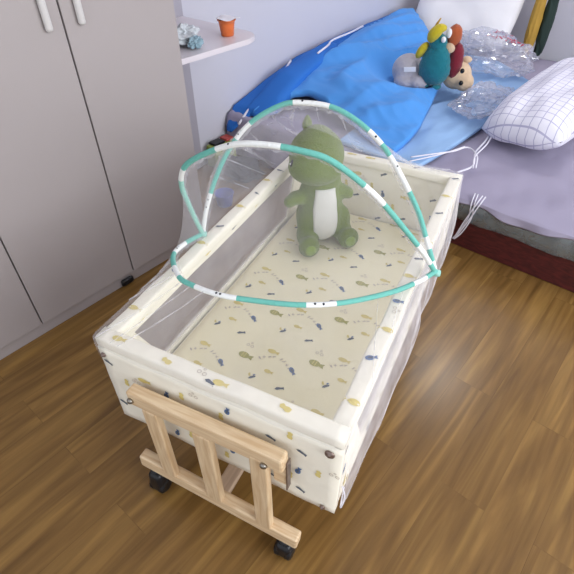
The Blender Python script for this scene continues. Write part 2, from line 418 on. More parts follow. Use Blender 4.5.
# ================================================================ COT
W, LN, H0, H1 = .536, 1.0, .233, .5
MATS = [M['cream'], M['pgreen'], M['pyellow'], M['pblue'], M['pdark'], M['pgrey']]
MATM = [M['creamy']] + MATS[1:]
def fish(L, h, bite=0):
    pts = []
    for k in range(13):
        t = R(160) - k / 12 * R(320) if False else R(155) * (1 - 2*k/12)
        pts.append((-L*.12 + L*.38*math.cos(math.pi - (math.pi - abs(t))) if False else -L*.1 - L*.4*math.cos(t) * -1 * -1, h*.5*math.sin(t)))
    # body: ellipse from nose to tail root, then tail fan
    body = [( -L*.12 + L*.36*math.cos(a), h*.5*math.sin(a)) for a in [R(18 + 324*k/12) for k in range(13)]]
    tail = [(L*.5, -h*.38), (L*.44, 0), (L*.5, h*.38)]
    return body + tail
def prints(bm, S, items, eps=.0012):
    """S(u,v) -> surface point, normal ; items: (kind,u,v,rot)"""
    def put(poly, mi, u, v, rot, e=eps, c0=(0, 0)):
        c, s = math.cos(rot), math.sin(rot)
        P = []
        for x, y in poly:
            p, n = S(u + x*c - y*s, v + x*s + y*c); P.append(bm.verts.new(p + n*e))
        p, n = S(u + c0[0]*c - c0[1]*s, v + c0[0]*s + c0[1]*c); cc = bm.verts.new(p + n*(e + .0002))
        for i in range(len(P)):
            f = bm.faces.new((cc, P[i], P[(i+1) % len(P)])); f.material_index = mi
    for kind, u, v, rot in items:
        if kind == 'G':
            put(fish(.041, .019), 1, u, v, rot, c0=(-.004, 0))
            for x in (-.009, -.002): put([(x-.001, -.008), (x+.001, -.008), (x+.0015, .008), (x-.0005, .008)], 2, u, v, rot, eps+.0007, (x, 0))
        elif kind == 'Y': put(fish(.033, .0135), 2, u, v, rot, c0=(-.003, 0))
        elif kind == 'y': put(fish(.025, .011), 2, u, v, rot, c0=(-.002, 0))
        elif kind == 'B': put(fish(.026, .012), 3, u, v, rot, c0=(-.002, 0)); put(fish(.015, .005), 4, u, v, rot, eps+.0008)
        elif kind == 'D': put([(-.011, -.001), (-.006, -.004), (.007, -.003), (.012, -.005), (.011, .003), (.006, .002), (-.005, .004)], 4, u, v, rot)
        elif kind == 'S':
            put([(-.010, -.004), (-.004, -.006), (.007, -.004), (.010, -.001), (.006, .002), (-.004, .001)], 4, u, v, rot)
            put([(-.006, .002), (-.002, .003), (-.002, .012), (-.005, .013), (-.008, .008)], 2, u, v, rot, c0=(-.004, .007))
            put([(.003, .002), (.010, .003), (.008, .006), (.004, .006)], 3, u, v, rot, c0=(.006, .004))
        elif kind == 'H':
            put([(-.004, -.010), (.004, -.011), (.006, -.004), (.004, .002), (.007, .008), (.002, .013), (-.004, .010), (-.003, .003), (-.006, -.003)], 2, u, v, rot)
        elif kind == 'o':
            for (dx, dy, rr) in ((0, 0, .0045), (.012, -.001, .0045), (.007, .009, .003)):
                poly = [(dx + rr*math.cos(a), dy + rr*math.sin(a)) for a in [2*math.pi*k/10 for k in range(10)]]
                inn = [(dx + (rr-.0015)*math.cos(a), dy + (rr-.0015)*math.sin(a)) for a in [2*math.pi*k/10 for k in range(10)]]
                for k in range(10):
                    q = []
                    for x, y in (poly[k], poly[(k+1) % 10], inn[(k+1) % 10], inn[k]):
                        p, n = S(u + x, v + y); q.append(bm.verts.new(p + n*eps))
                    f = bm.faces.new(q); f.material_index = 5
        elif kind == 'T':      # a small arched line of unreadable lettering
            for k in range(9):
                if k == 4: continue
                x = -.040 + k*.0100; y = .016 - 12*x*x
                a = rot - 24*x
                rnd = random.Random(k*31)
                for s_ in range(2):
                    ox, oy = rnd.uniform(-.002, .002), rnd.uniform(-.001, .001); aa = a + rnd.choice((0, R(90), R(50)))
                    cx, cy = x + ox, y + oy
                    c, s = math.cos(aa)*.0042, math.sin(aa)*.0042; wx, wy = -math.sin(aa)*.0010, math.cos(aa)*.0010
                    c2, s2 = math.cos(rot), math.sin(rot)
                    q = []
                    for (px, py) in ((cx-c-wx, cy-s-wy), (cx+c-wx, cy+s-wy), (cx+c+wx, cy+s+wy), (cx-c+wx, cy-s+wy)):
                        p, n = S(u + px, v + py); q.append(bm.verts.new(p + n*eps))
                    f = bm.faces.new(q); f.material_index = 5
LAT = [('G', 0, 0, R(-4)), ('Y', .057, .041, R(-3)), ('y', .075, -.020, R(-3)), ('B', -.044, -.046, R(-42)), ('D', -.050, .062, R(28)), ('S', .045, -.050, R(35)), ('T', .075, .012, R(-12)), ('o', -.012, .034, 0)]
LATV = [('H', 0, 0, 0), ('Y', .055, .035, R(0)), ('B', -.04, -.02, R(75)), ('D', .05, -.045, R(-20)), ('H', .09, -.01, 0), ('D', -.035, .05, R(-25)), ('o', .025, .02, 0)]
def lattice(u0, u1, v0, v1, items, ou=0, ov=0, marg=.018, a=.170, b=.167, sk=.052):
    out = []
    for i in range(-12, 13):
        for j in range(-12, 13):
            for (kk, du, dv, r_) in items:
                u = ou + i*a + du; v = ov + j*b + i*sk + dv
                mg = marg if kk != 'T' else .030
                if u0 + mg < u < u1 - mg and v0 + min(mg, .03) < v < v1 - min(mg, .03): out.append((kk, u, v, r_))
    return out

cot = empty('baby_crib', (W/2, LN/2, 0), 'wooden crib on black casters, lined with cream fabric printed with little fish', 'crib')
def wr(p, n, seed, amp=.0022):
    return p + n * (amp * (nz(p, 9, seed) + .5*nz(p, 23, seed)))
def panel(name, o, u, v, n, lu, lv, th, seed, prin, inner=None, parent=cot, amp=.0022, mats=MATS):
    """fabric-covered slab: outer face o + u*s + v*t, thickness th against normal n"""
    o, u, v, n = Vector(o), Vector(u), Vector(v), Vector(n)
    bm = B(); nu, nv = max(4, int(lu/.02)), max(4, int(lv/.02))
    def So(s, t): return wr(o + u*s + v*t, n, seed, amp), n
    def Si(s, t): return wr(o + u*s + v*t - n*th, -n, seed+3, amp), -n
    go = [[bm.verts.new(So(lu*i/nu, lv*j/nv)[0]) for i in range(nu+1)] for j in range(nv+1)]
    gi = [[bm.verts.new(Si(lu*i/nu, lv*j/nv)[0]) for i in range(nu+1)] for j in range(nv+1)]
    for j in range(nv):
        for i in range(nu):
            bm.faces.new((go[j][i], go[j][i+1], go[j+1][i+1], go[j+1][i])); bm.faces.new((gi[j][i], gi[j+1][i], gi[j+1][i+1], gi[j][i+1]))
    edge = [(0, i) for i in range(nu+1)] + [(j, nu) for j in range(1, nv+1)] + [(nv, i) for i in range(nu-1, -1, -1)] + [(j, 0) for j in range(nv-1, 0, -1)]
    for k in range(len(edge)):
        a, b = edge[k], edge[(k+1) % len(edge)]
        bm.faces.new((go[a[0]][a[1]], gi[a[0]][a[1]], gi[b[0]][b[1]], go[b[0]][b[1]]))
    bmesh.ops.recalc_face_normals(bm, faces=bm.faces)
    prints(bm, So, prin)
    if inner: prints(bm, Si, inner)
    me = bpy.data.meshes.new(name); bm.transform(world_of(parent).inverted())
    for f in bm.faces: f.smooth = f.material_index == 0
    for m in mats: me.materials.append(m)
    bm.to_mesh(me); bm.free(); ob = bpy.data.objects.new(name, me); col.objects.link(ob); ob.parent = parent
    return ob
RT = .034
# end panels
panel('end_panel', (.001, -.001, H0), (1, 0, 0), (0, 0, 1), (0, -1, 0), W-.002, H1-H0-.026, .020, 1, lattice(0, W, .0, .236, LATV, .05, .15, .014, .148, .140, .04))
panel('end_panel', (W-.001, LN+.001, H0), (-1, 0, 0), (0, 0, 1), (0, 1, 0), W-.002, H1-H0-.026, .020, 2, [], lattice(.03, W-.03, .04, .24, LATV, .1, .12, .012))
# top rails
def rail(p, u, lu, side, seed, items):
    p, u, side = Vector(p), Vector(u), Vector(side); up = Vector((0, 0, 1))
    bm = B(); n = max(8, int(lu/.02)); prof = []
    hw, hh, rr = RT/2, .014, .006
    for (cx, cz, a0) in ((hw-rr, hh-rr, 0), (-hw+rr, hh-rr, 90), (-hw+rr, -hh+rr, 180), (hw-rr, -hh+rr, 270)):
        for k in range(4):
            a = R(a0 + k*30); prof.append((cx + rr*math.cos(a), cz + rr*math.sin(a)))
    c0 = p - up*.014
    def pt(s, x, z):
        q = c0 + u*s + side*x + up*z
        return q + up*(.0012*nz((s, x, 0), 14, seed)) + side*(.0030*nz((s, 3, z), 11, seed+2))
    rings = [[bm.verts.new(pt(lu*i/n, x, z)) for x, z in prof] for i in range(n+1)]
    for a, b in zip(rings, rings[1:]):
        for k in range(len(prof)): bm.faces.new((a[k], a[(k+1) % len(prof)], b[(k+1) % len(prof)], b[k]))
    bm.faces.new(rings[0]); bm.faces.new(list(reversed(rings[-1])))
    bmesh.ops.recalc_face_normals(bm, faces=bm.faces)
    def S(s, t):
        return pt(s, max(-hw, min(hw, t)), hh - (0 if abs(t) < hw-.004 else (abs(t)-hw+.004))), up
    prints(bm, S, items)
    me = bpy.data.meshes.new('top_rail'); bm.transform(world_of(cot).inverted())
    for f in bm.faces: f.smooth = f.material_index == 0
    for m in MATS: me.materials.append(m)
    bm.to_mesh(me); bm.free(); ob = bpy.data.objects.new('top_rail', me); col.objects.link(ob); ob.parent = cot
def rp(l, seed, st=.085):
    rnd = random.Random(seed); out = []; s = .05
    while s < l - .04:
        k = rnd.choice('YBDYBo'); out.append((k, s, rnd.uniform(-.006, .006), {'Y': R(85) if l > .7 else 0, 'B': R(60), 'D': R(40), 'o': 0}[k])); s += st*rnd.uniform(.8, 1.2)
    return out
rail((0, RT/2, H1), (1, 0, 0), W, (0, 1, 0), 1, [('Y', .05, .0, R(5)), ('H', .17, -.006, R(80)), ('o', .24, .002, 0), ('Y', .29, -.004, R(0)), ('D', .27, -.009, R(-10)), ('H', .42, 0, R(80))])
rail((0, LN-RT/2, H1), (1, 0, 0), W, (0, 1, 0), 2, rp(W-2*RT, 4, .07))
rail((RT/2, RT-.003, H1-.0006), (0, 1, 0), LN-2*RT+.006, (1, 0, 0), 3, [('Y', .07, .0, R(85)), ('B', .21, .004, R(120)), ('Y', .33, 0, R(85)), ('D', .41, 0, R(60)), ('Y', .52, 0, R(85)), ('D', .60, .008, R(100)), ('Y', .68, 0, R(85)), ('D', .75, .005, R(90)), ('o', .82, 0, 0)])
rail((W-RT/2, RT-.003, H1-.0006), (0, 1, 0), LN-2*RT+.006, (1, 0, 0), 4, [('Y', .05, .0, R(-85)), ('B', .16, .0, R(60)), ('Y', .245, 0, R(-85)), ('o', .30, 0, 0), ('B', .335, 0, R(80)), ('Y', .43, 0, R(85)), ('D', .50, 0, R(70)), ('Y', .58, 0, R(85)), ('D', .72, 0, R(60)), ('Y', .82, 0, R(85)), ('D', .93, 0, R(60))])
# long sides: fabric frame around a see-through mesh window
def side(x0, nx, seed):
    """x0 = outer x, nx = outward"""
    bm = B(); th = .012
    def pt(y, z, lay): 
        p = Vector((x0 - nx*(.003 + lay*th), y, z)); return p + Vector((nx, 0, 0))*.0018*nz(p, 9, seed)
    ys = [.0, .02, .06, .12]; zt, zb = H1 - .026, H0
    # frame outline: outer rectangle, inner window with cut corners
    outer = [(0.0, zb), (.0, zt), (LN, zt), (LN, zb)]
    zi0, zi1 = H0 + .055, H1 - .062
    inner = [(.15, zi0), (.085, zi1), (LN-.085, zi1), (LN-.15, zi0)]
    def sub(a, b, n): return [(a[0] + (b[0]-a[0])*k/n, a[1] + (b[1]-a[1])*k/n) for k in range(n)]
    cnt = [8, 40, 8, 40]
    O = sum([sub(outer[k], outer[(k+1) % 4], cnt[k]) for k in range(4)], []); I = sum([sub(inner[k], inner[(k+1) % 4], cnt[k]) for k in range(4)], [])
    n = len(O); L_ = []
    for lay in (0, 1):
        for ring in (O, I): L_.append([bm.verts.new(pt(y, z, lay)) for y, z in ring])
    for k in range(n):
        k2 = (k+1) % n
        bm.faces.new((L_[0][k], L_[0][k2], L_[1][k2], L_[1][k])); bm.faces.new((L_[2][k], L_[3][k], L_[3][k2], L_[2][k2]))
        bm.faces.new((L_[0][k], L_[2][k], L_[2][k2], L_[0][k2])); bm.faces.new((L_[1][k], L_[1][k2], L_[3][k2], L_[3][k]))
    bmesh.ops.recalc_face_normals(bm, faces=bm.faces)
    def So(u, v): return pt(u, H0 + v, 0), Vector((nx, 0, 0))
    def Si(u, v): return pt(u, H0 + v, 1), Vector((-nx, 0, 0))
    it = [('B', .035, .12, R(60)), ('Y', .05, .05, R(80)), ('D', .03, .19, R(30)), ('H', .07, .02, 0), ('B', .2, .03, R(50)), ('Y', .3, .028, R(0)), ('D', .4, .03, 0), ('Y', .55, .028, 0), ('B', .7, .03, R(30)), ('Y', .85, .03, 0), ('D', .95, .1, R(50)), ('Y', .965, .17, R(80))]
    prints(bm, So, it)
    top = [('D', .12+.13*k, .222, R(10)) if k % 2 else ('y', .12+.13*k, .222, 0) for k in range(7)]
    prints(bm, Si, top)
    me = bpy.data.meshes.new('side_panel'); bm.transform(world_of(cot).inverted())
    for f in bm.faces: f.smooth = False
    for m in MATS: me.materials.append(m)
    bm.to_mesh(me); bm.free(); ob = bpy.data.objects.new('side_panel', me); col.objects.link(ob); ob.parent = cot
    bm = B()
    xm = x0 - nx*(.003 + th/2)
    q = [(.145, H0+.05), (.08, H1-.055), (LN-.08, H1-.055), (LN-.145, H0+.05)]
    A = [Vector((xm, q[0][0], q[0][1])), Vector((xm, q[3][0], q[3][1]))]; F = [Vector((xm, q[1][0], q[1][1])), Vector((xm, q[2][0], q[2][1]))]
    rows = []
    for j in range(9):
        v = j/8; rows.append([(A[0].lerp(A[1], i/50)).lerp(F[0].lerp(F[1], i/50), v) + Vector((.003*nz((i/8, j/3, seed), 1), 0, 0)) for i in range(51)])
    sheet(bm, rows)
    w_ = obj('mesh_window', bm, M['sidenet'], ob, smooth=True); w_['label'] = 'greyish see-through mesh window'
side(0.0, -1, 5); side(W, 1, 6)
# floor board
bm = B(); box(bm, (.016, .022, H0-.004), (W-.016, LN-.022, H0+.012), None, .003); o = obj('base_board', bm, M['cream'], cot)
# corner snaps
for (x, z, s) in ((W-.022, .452, .0095), (W-.026, H0+.012, .006), (.012, .455, .006)):
    bm = B(); lathe(bm, [(0, .006), (s*.4, .0058), (s*.5, .0035), (s*.9, .003), (s, .001), (s, 0)], (x, -.003, z), 16, (0, -1, 0))
    o = obj('snap_button', bm, M['rust'], cot, smooth=True); o['label'] = 'metal snap button'
# tie at the corner
bm = B(); tube(bm, catmull([(W+.004, .012, .33), (W+.012, .010, .30), (W+.009, .004, .262), (W+.006, .016, .275), (W+.006, .02, .315)], 24), .0016, 6)
obj('fabric_tie', bm, M['cord'], cot, smooth=True)

# leg frames
def leg_frame(y, sgn):
    yb = y
    root = B(); beam(root, (.090, yb, .401), (.441, yb, .405), .028, .042, bev=.005)
    lf = obj('leg_frame', root, M['pine'], cot); lf['label'] = 'pale pine end frame'
    yf = yb - .006*sgn
    for x0, x1, zb_, zt in ((.122, .158, .135, .381), (.244, .284, .126, .382), (.372, .409, .116, .398)):
        bm = B(); beam(bm, ((x0+x1)/2, yf, zb_-.012), ((x0+x1)/2, yf, zt), .018, x1-x0, up=(1, 0, 0), bev=.003)
        o = obj('stile', bm, M['pinev'], lf)
    bm = B(); beam(bm, (.048, yb, .116), (.472, yb, .089), .028, .044, bev=.005); obj('bottom_rail', bm, M['pine'], lf)
    for x, z in ((.100, .400), (.404, .391)):
        bm = B(); lathe(bm, [(0, .007), (.004, .0065), (.007, .004), (.0075, 0)], (x, yb - .0145*sgn, z), 14, (0, -sgn, 0)); o = obj('bolt', bm, M['steel'], lf, smooth=True); o['label'] = 'steel bolt head'
    bm = B(); box(bm, (.414, min(yb+.002*sgn, yb+.018*sgn), .315), (.441, max(yb+.002*sgn, yb+.018*sgn), .384), None, .002)
    obj('bracket', bm, M['pine'], lf)
    bm = B(); box(bm, (.4415, min(yb+.0*sgn, yb+.016*sgn), .300), (.4445, max(yb+.0*sgn, yb+.016*sgn), .400), None, .001); o = obj('metal_strip', bm, M['rust'], lf); o['label'] = 'thin metal strip'
    for x, zr in ((.084, .090), (.440, .0675)):
        bm = B()
        lathe(bm, [(.012, 0), (.012, .006), (.017, .007), (.017, .010), (0, .010)], (x, yb, zr-.010), 14)
        t = B(); hz = zr-.008
        box(t, (x-.023, yb-.028, .012), (x+.023, yb+.024, hz), None, .013, seg=4)
        for v in t.verts:                       # hood narrows towards the top and leans over the wheels
            k = (v.co.z-.012)/(hz-.012); v.co.x = x + (v.co.x-x)*(1-.18*k); v.co.y += .006*k*sgn
        merge(bm, t)
        for dx in (-.0125, .0125):
            lathe(bm, [(0, -.009), (.019, -.009), (.0235, -.005), (.0235, .005), (.019, .009), (0, .009)], (x+dx, yb-.004, .0243), 22, (1, 0, 0))
        ca = obj('caster', bm, M['black'], lf, smooth=True); ca['label'] = 'black plastic caster'
leg_frame(-.028, 1); leg_frame(LN+.028, -1)
bm = B(); beam(bm, (.268, -.022, .112), (.268, LN+.022, .112), .038, .018, bev=.003); obj('stretcher', bm, M['piney'], cot)

# ---------------------------------------------------------------- mattress
ZM = .288
mt = empty('crib_mattress', (W/2, LN/2, H0+.013), 'cream mattress printed with green, yellow and blue fish lying inside the crib', 'mattress')
def Sm(u, v):
    x, y = u, v
    e = min(x-.022, W-.022-x, y-.024, LN-.024-y); z = ZM - .010*max(0, 1 - e/.02)**2 + .0022*nz((x, y, 0), 6, 9) + .001*nz((x, y, 0), 17, 9)
    return Vector((x, y, z)), Vector((0, 0, 1))
bm = B(); nu, nv = 40, 70
X = [.022 + (W-.044)*i/nu for i in range(nu+1)]; Y = [.024 + (LN-.048)*j/nv for j in range(nv+1)]
top = [[bm.verts.new(Sm(x, y)[0]) for x in X] for y in Y]
for j in range(nv):
    for i in range(nu): bm.faces.new((top[j][i], top[j][i+1], top[j+1][i+1], top[j+1][i]))
edge = [top[0][i] for i in range(nu+1)] + [top[j][nu] for j in range(1, nv+1)] + [top[nv][i] for i in range(nu-1, -1, -1)] + [top[j][0] for j in range(nv-1, 0, -1)]
low = [bm.verts.new((v.co.x, v.co.y, H0+.013)) for v in edge]
for k in range(len(edge)): bm.faces.new((edge[k], low[k], low[(k+1) % len(edge)], edge[(k+1) % len(edge)]))
bm.faces.new(low)
bmesh.ops.recalc_face_normals(bm, faces=bm.faces)
prints(bm, Sm, lattice(.022, W-.022, .024, LN-.024, LAT, .197, .073, .012), .0010)
me = bpy.data.meshes.new('cover'); bm.transform(world_of(mt).inverted())
for f in bm.faces: f.smooth = f.material_index == 0
for m in MATM: me.materials.append(m)
bm.to_mesh(me); bm.free(); ob = bpy.data.objects.new('cover', me); col.objects.link(ob); ob.parent = mt
bm = B()
for z in (ZM-.011, ):
    P = []
    for (cx, cy, a0) in ((W-.030, LN-.032, 0), (.030, LN-.032, 90), (.030, .032, 180), (W-.030, .032, 270)):
        for k in range(5): P.append(Vector((cx + .0075*math.cos(R(a0+k*22.5)), cy + .0075*math.sin(R(a0+k*22.5)), z)))
    tube(bm, P, .0022, 6, closed=True)
obj('piping', bm, M['cream'], mt, smooth=True)

# ================================================================ MOSQUITO NET
P1 = Vector((.004, .385, .508)); P2 = Vector((.571, .494, .503))
ax = (P2 - P1); La = ax.length; ax.normalize(); fw = ax.cross(Vector((0, 0, 1))).normalized()
if fw.y > 0: fw = -fw
upv = Vector((0, 0, 1))
HOOP = {
 'front': (8, [(0, 0), (-.02, .06), (-.02, .125), (.03, .20), (.07, .222), (.13, .237), (.19, .237), (.30, .222), (.39, .185), (.48, .117), (.53, .062), (.5757, 0)]),
 'mid': (70, [(0, 0), (-.003, .06), (-.004, .12), (-.001, .19), (.022, .25), (.07, .295), (.145, .338), (.21, .350), (.28, .346), (.34, .327), (.42, .25), (.49, .15), (.54, .07), (.5757, 0)]),
 'rear': (112, [(0, 0), (.005, .05), (.012, .09), (.028, .15), (.056, .22), (.103, .290), (.168, .338), (.22, .352), (.31, .344), (.41, .28), (.50, .16), (.54, .08), (.5757, 0)]),
}
def hoop_pts(k, n):
    ang, pl = HOOP[k]; t = R(ang); w_ = fw*math.cos(t) + upv*math.sin(t)
    q = catmull([Vector((s, h, 0)) for s, h in pl], 240)
    # equal arc length
    d = [0]
    for a, b in zip(q, q[1:]): d.append(d[-1] + (b-a).length)
    out = []; j = 0
    for i in range(n+1):
        target = d[-1]*i/n
        while j < len(d)-2 and d[j+1] < target: j += 1
        f = (target - d[j]) / max(1e-9, d[j+1]-d[j]); c = q[j].lerp(q[j+1], min(1, max(0, f)))
        out.append(P1 + ax*c.x + w_*c.y*{'front': 1, 'mid': .965, 'rear': .945}[k])
    if k == 'front':
        for i, p in enumerate(out): p.z = max(p.z, .5085)
    return out
net = empty('mosquito_net', (W/2, .44, .5), 'folding baby mosquito net with teal and white hoops over the crib', 'mosquito net')
def seg_front(t):
    for a, b, m in ((0, .07, 1), (.07, .13, 0), (.13, .20, 1), (.20, .255, 0), (.255, .32, 1), (.32, .43, 0), (.43, .60, 1), (.60, .67, 0), (.67, .90, 1), (.90, .95, 0)):
        if a <= t < b: return m
    return 1
def seg_mid(t):
    for a, b, m in ((0, .10, 2), (.10, .20, 2), (.20, .25, 0), (.25, .355, 1), (.355, .49, 0), (.49, .67, 1), (.67, .73, 0), (.73, .88, 1), (.88, .95, 0)):
        if a <= t < b: return m
    return 1
def seg_rear(t):
    for a, b, m in ((0, .11, 0), (.11, .27, 1), (.27, .32, 0), (.32, .43, 1), (.43, .52, 0), (.52, .62, 1), (.62, .66, 0), (.66, .69, 1), (.69, .79, 0), (.79, .90, 1), (.90, .93, 0), (.93, .96, 1)):
        if a <= t < b: return m
    return 0
NH = 96
HP = {k: hoop_pts(k, NH) for k in HOOP}
def binding_strip(pts, dirs, w0, w1, seed):
    """narrow gathered edge of cloth along a hoop"""
    return [[p + d*(w0 + (w1-w0)*j/2) + Vector((0, 0, .0016*math.sin(i*1.9+seed)*j)) for i, (p, d) in enumerate(zip(pts, dirs))] for j in range(3)]
for k, sg in (('front', seg_front), ('mid', seg_mid), ('rear', seg_rear)):
    pts = HP[k]; bm = B(); tube(bm, pts, .0060, 8, matfn=sg)
    # stitched flange of the sleeve
    n = len(pts); c = (P1+P2)/2
    rows = []
    for j in range(3):
        row = []
        for i, p in enumerate(pts):
            t_ = (pts[min(i+1, n-1)] - pts[max(i-1, 0)]).normalized(); inn = (c - p); inn = (inn - t_*inn.dot(t_)); inn = inn.normalized() if inn.length > 1e-4 else Vector((0,0,-1))
            side_ = {'front': fw, 'mid': fw*-.2 - upv, 'rear': fw*.2 - upv}[k]
            d_ = (inn*.7 + upv*-.3).normalized()
            row.append(p + d_*(.004 + j*.0045) + upv*.0013*math.sin(i*2.1)*j)
        rows.append(row)
    for r_ in (rows,):
        vs = [[bm.verts.new(p) for p in r] for r in r_]
        for a, b in zip(vs, vs[1:]):
            for i in range(n-1):
                f = bm.faces.new((a[i], a[i+1], b[i+1], b[i])); f.material_index = 4
    # dark animal spots on the white stretches
    rnd = random.Random(len(k)+3)
    for i in range(4, n-4):
        if sg(i/(n-1)) == 0 and sg((i+1)/(n-1)) == 0 and sg((i-1)/(n-1)) == 0 and rnd.random() < .13:
            ell(bm, pts[i] + (upv*.45 - Vector((-.3, .6, -.35))*.55 + fw*rnd.uniform(-.3, .3)).normalized()*.0045, (.0030, .0030, .0026), None, 8, 6, 3)
    o = obj('hoop', bm, [M['bind'], M['teal'], M['teal2'], M['dot'], M['netfold']], net, smooth=True)
for p in (P1, P2):
    bm = B(); lathe(bm, [(0, -.010), (.007, -.009), (.009, 0), (.007, .009), (0, .010)], p, 14, ax); obj('hinge', bm, M['teal2'], net, smooth=True)
# netting panels
def loft(a, b, nv, sag, seed, amp=.004, outw=None):
    rows = []; n = len(a)
    for j in range(nv+1):
        v = j/nv; row = []
        for i in range(n):
            p = a[i].lerp(b[i], v)
            d = (p - (P1+P2)/2); s = math.sin(math.pi*v)*math.sin(math.pi*i/(n-1))
            p = p + d.normalized()*(-sag)*s
            p = p + Vector((nz((i*.11, v*2, seed), 1), nz((i*.11+9, v*2, seed), 1), nz((i*.11, v*2+5, seed), 1)))*amp*math.sin(math.pi*v)
            row.append(p)
        rows.append(row)
    return rows
bm = B(); sheet(bm, loft(HP['rear'], HP['mid'], 12, .012, 1)); sheet(bm, loft(HP['mid'], HP['front'], 16, .018, 2))
obj('canopy_netting', bm, M['net'], net, smooth=True)
# skirts
def rim_pts(kind, n, off, z):
    if kind == 'front': C = [(-off, .39), (-off, -off), (W+off, -off), (W+off, .49)]
    else: C = [(-off, .39), (-off, LN+off), (W+off, LN+off), (W+off, .49)]
    if kind == 'front': fr = [0, .30, .72, 1]
    else: fr = [0, .42, .66, 1]
    out = []
    for i in range(n+1):
        t = i/n
        for k in range(3):
            if fr[k] <= t <= fr[k+1] + 1e-9:
                f = (t-fr[k])/(fr[k+1]-fr[k]); x = C[k][0] + (C[k+1][0]-C[k][0])*f; y = C[k][1] + (C[k+1][1]-C[k][1])*f; break
        out.append(Vector((x, y, z)))
    return out
def skirt(kind, seed):
    a = HP[kind]; n = NH
    top = rim_pts(kind, n, .003, H1+.005); rows = []
    for j in range(13):                                   # hoop to rim, lightly tented
        v = j/12
        row = []
        for i in range(n+1):
            p = a[i].lerp(top[i], v); s = math.sin(math.pi*v)
            p.z -= .03*s*min(1, (a[i]-top[i]).length*3) * (1 if kind == 'rear' else .25)
            p.z += .004*s*nz((i*.15, v*3, seed), 1)
            if kind == 'rear' and i < .55*n:
                k_ = math.sin(math.pi*i/(.55*n)); p += Vector((-1, .25, .35))*(.085*s*k_)
            zmin = H1 + .004 if kind == 'front' else .30
            if kind == 'front': p.z = max(p.z, zmin)
            else:
                if p.y > LN - .05 or p.x < RT or p.x > W - RT: p.z = max(p.z, H1+.004)
            row.append(p)
        rows.append(row)
    for j in range(1, 11):                                # down the outside
        v = j/10; drop = []
        for i in range(n+1):
            t = top[i]; dxy = Vector((t.x - W/2, t.y - LN/2, 0))
            if kind == 'front': out = Vector((-1, 0, 0)) if i < n*.30 else (Vector((0, -1, 0)) if i < n*.72 else Vector((1, 0, 0)))
            else: out = Vector((-1, 0, 0)) if i < n*.42 else (Vector((0, 1, 0)) if i < n*.66 else Vector((1, 0, 0)))
            ph = i*.55; right = t.x > W
            near = kind == 'front' and .30*n <= i <= .72*n
            dz = .03 if near else (.262 if right else .20)
            if kind == 'rear' and .42*n <= i <= .66*n: dz = .12
            amp = .002*math.sin(ph) + .010*(nz((i*.12, 0, seed), 1)+.4) if right else .001 + .002*abs(nz((i*.2, 0, seed), 1))
            if near: amp = .002 + .002*math.sin(ph)
            bulge = (.030*math.sin(math.pi*min(1, v*1.1)*.5) if right else .001)
            if right and kind == 'front': k_ = max(0, (i-.72*n)/(.28*n)); bulge *= .12 + 1.15*k_**.8*(1 - .25*k_); amp *= .25 + .6*k_
            if right and kind == 'rear': bulge *= .5
            q = t + out*(abs(amp)*v + bulge*(v**.5 if not right else math.sin(math.pi*min(1, v*.78)))) - Vector((0, 0, dz*v))
            if kind == 'rear': q = q if .42*n <= i <= .66*n else q
            drop.append(q)
        rows.append(drop)
    return rows
sf = skirt('front', 3); sr = skirt('rear', 4)
def split_sheet(rows, dense):
    bm = sheet(B(), rows)
    for k, f in enumerate(bm.faces):
        f.material_index = dense(k // NH, k % NH)
    return bm
bm = split_sheet(sf, lambda j, i: int(j >= 12 and i > .72*NH)); o = obj('front_skirt', bm, [M['net'], M['netdrape']], net, smooth=True); 
bm = split_sheet(sr, lambda j, i: 2 if j < 12 and i < .66*NH else (1 if j >= 12 and i > .66*NH else 0)); o = obj('rear_skirt', bm, [M['net'], M['netdrape'], M['netrear']], net, smooth=True)
# gathered folds: doubled net in narrow strips that run over the skirts
def fold_strip(bm, rows, i, di, j0, j1, w, lift=.003):
    P = []
    for j in range(j0, j1+1):
        f = (j-j0)/(j1-j0); ii = min(NH-1, max(1, i + di*f)); k = int(ii); fr_ = ii - k
        P.append(rows[j][k].lerp(rows[j][min(NH, k+1)], fr_))
    vs = []
    n = len(P)
    for q in range(n):
        t_ = (P[min(q+1, n-1)] - P[max(q-1, 0)]).normalized(); s_ = t_.cross(Vector((-.35, .65, -.65))).normalized()
        ww = w*math.sin(math.pi*(.12 + .8*q/(n-1)))
        l = Vector((0, -.3, .8))*lift
        vs.append((bm.verts.new(P[q] + s_*ww + l*.3), bm.verts.new(P[q] + l*1.4), bm.verts.new(P[q] - s_*ww + l*.3)))
    for a, b in zip(vs, vs[1:]):
        bm.faces.new((a[0], a[1], b[1], b[0])); bm.faces.new((a[1], a[2], b[2], b[1]))
rnd = random.Random(5)
def gathered(rows, i, di, j0, j1, w):
    bm = B(); fold_strip(bm, rows, i, di, j0, j1, w); obj('gathered_fold', bm, M['netfold'], net, smooth=True)
for i in (12, 16, 19, 23, 27, 30, 34): gathered(sf, i, rnd.uniform(-3, 3), 0, 12, rnd.uniform(.0012, .003))
for i in (76, 84, 90): gathered(sf, i, rnd.uniform(-3, 3), 0, 12, rnd.uniform(.0008, .0015))
for i in (14, 20, 26, 30, 33, 38, 43, 47, 52, 60): gathered(sr, i, rnd.uniform(-4, 4), 0, 12, rnd.uniform(.002, .006))
for i in (66, 70, 74, 78, 83, 88): gathered(sr, i, 0, 12, 22, rnd.uniform(.002, .004))
# seam hem that rides on the near rail
hem = [r_[:] for r_ in sf]
bm = B(); tube(bm, sf[-1][int(.73*NH):] + sr[-1][::-1][1:], .0016, 5)
obj('hem', bm, M['netfold'], net, smooth=True)

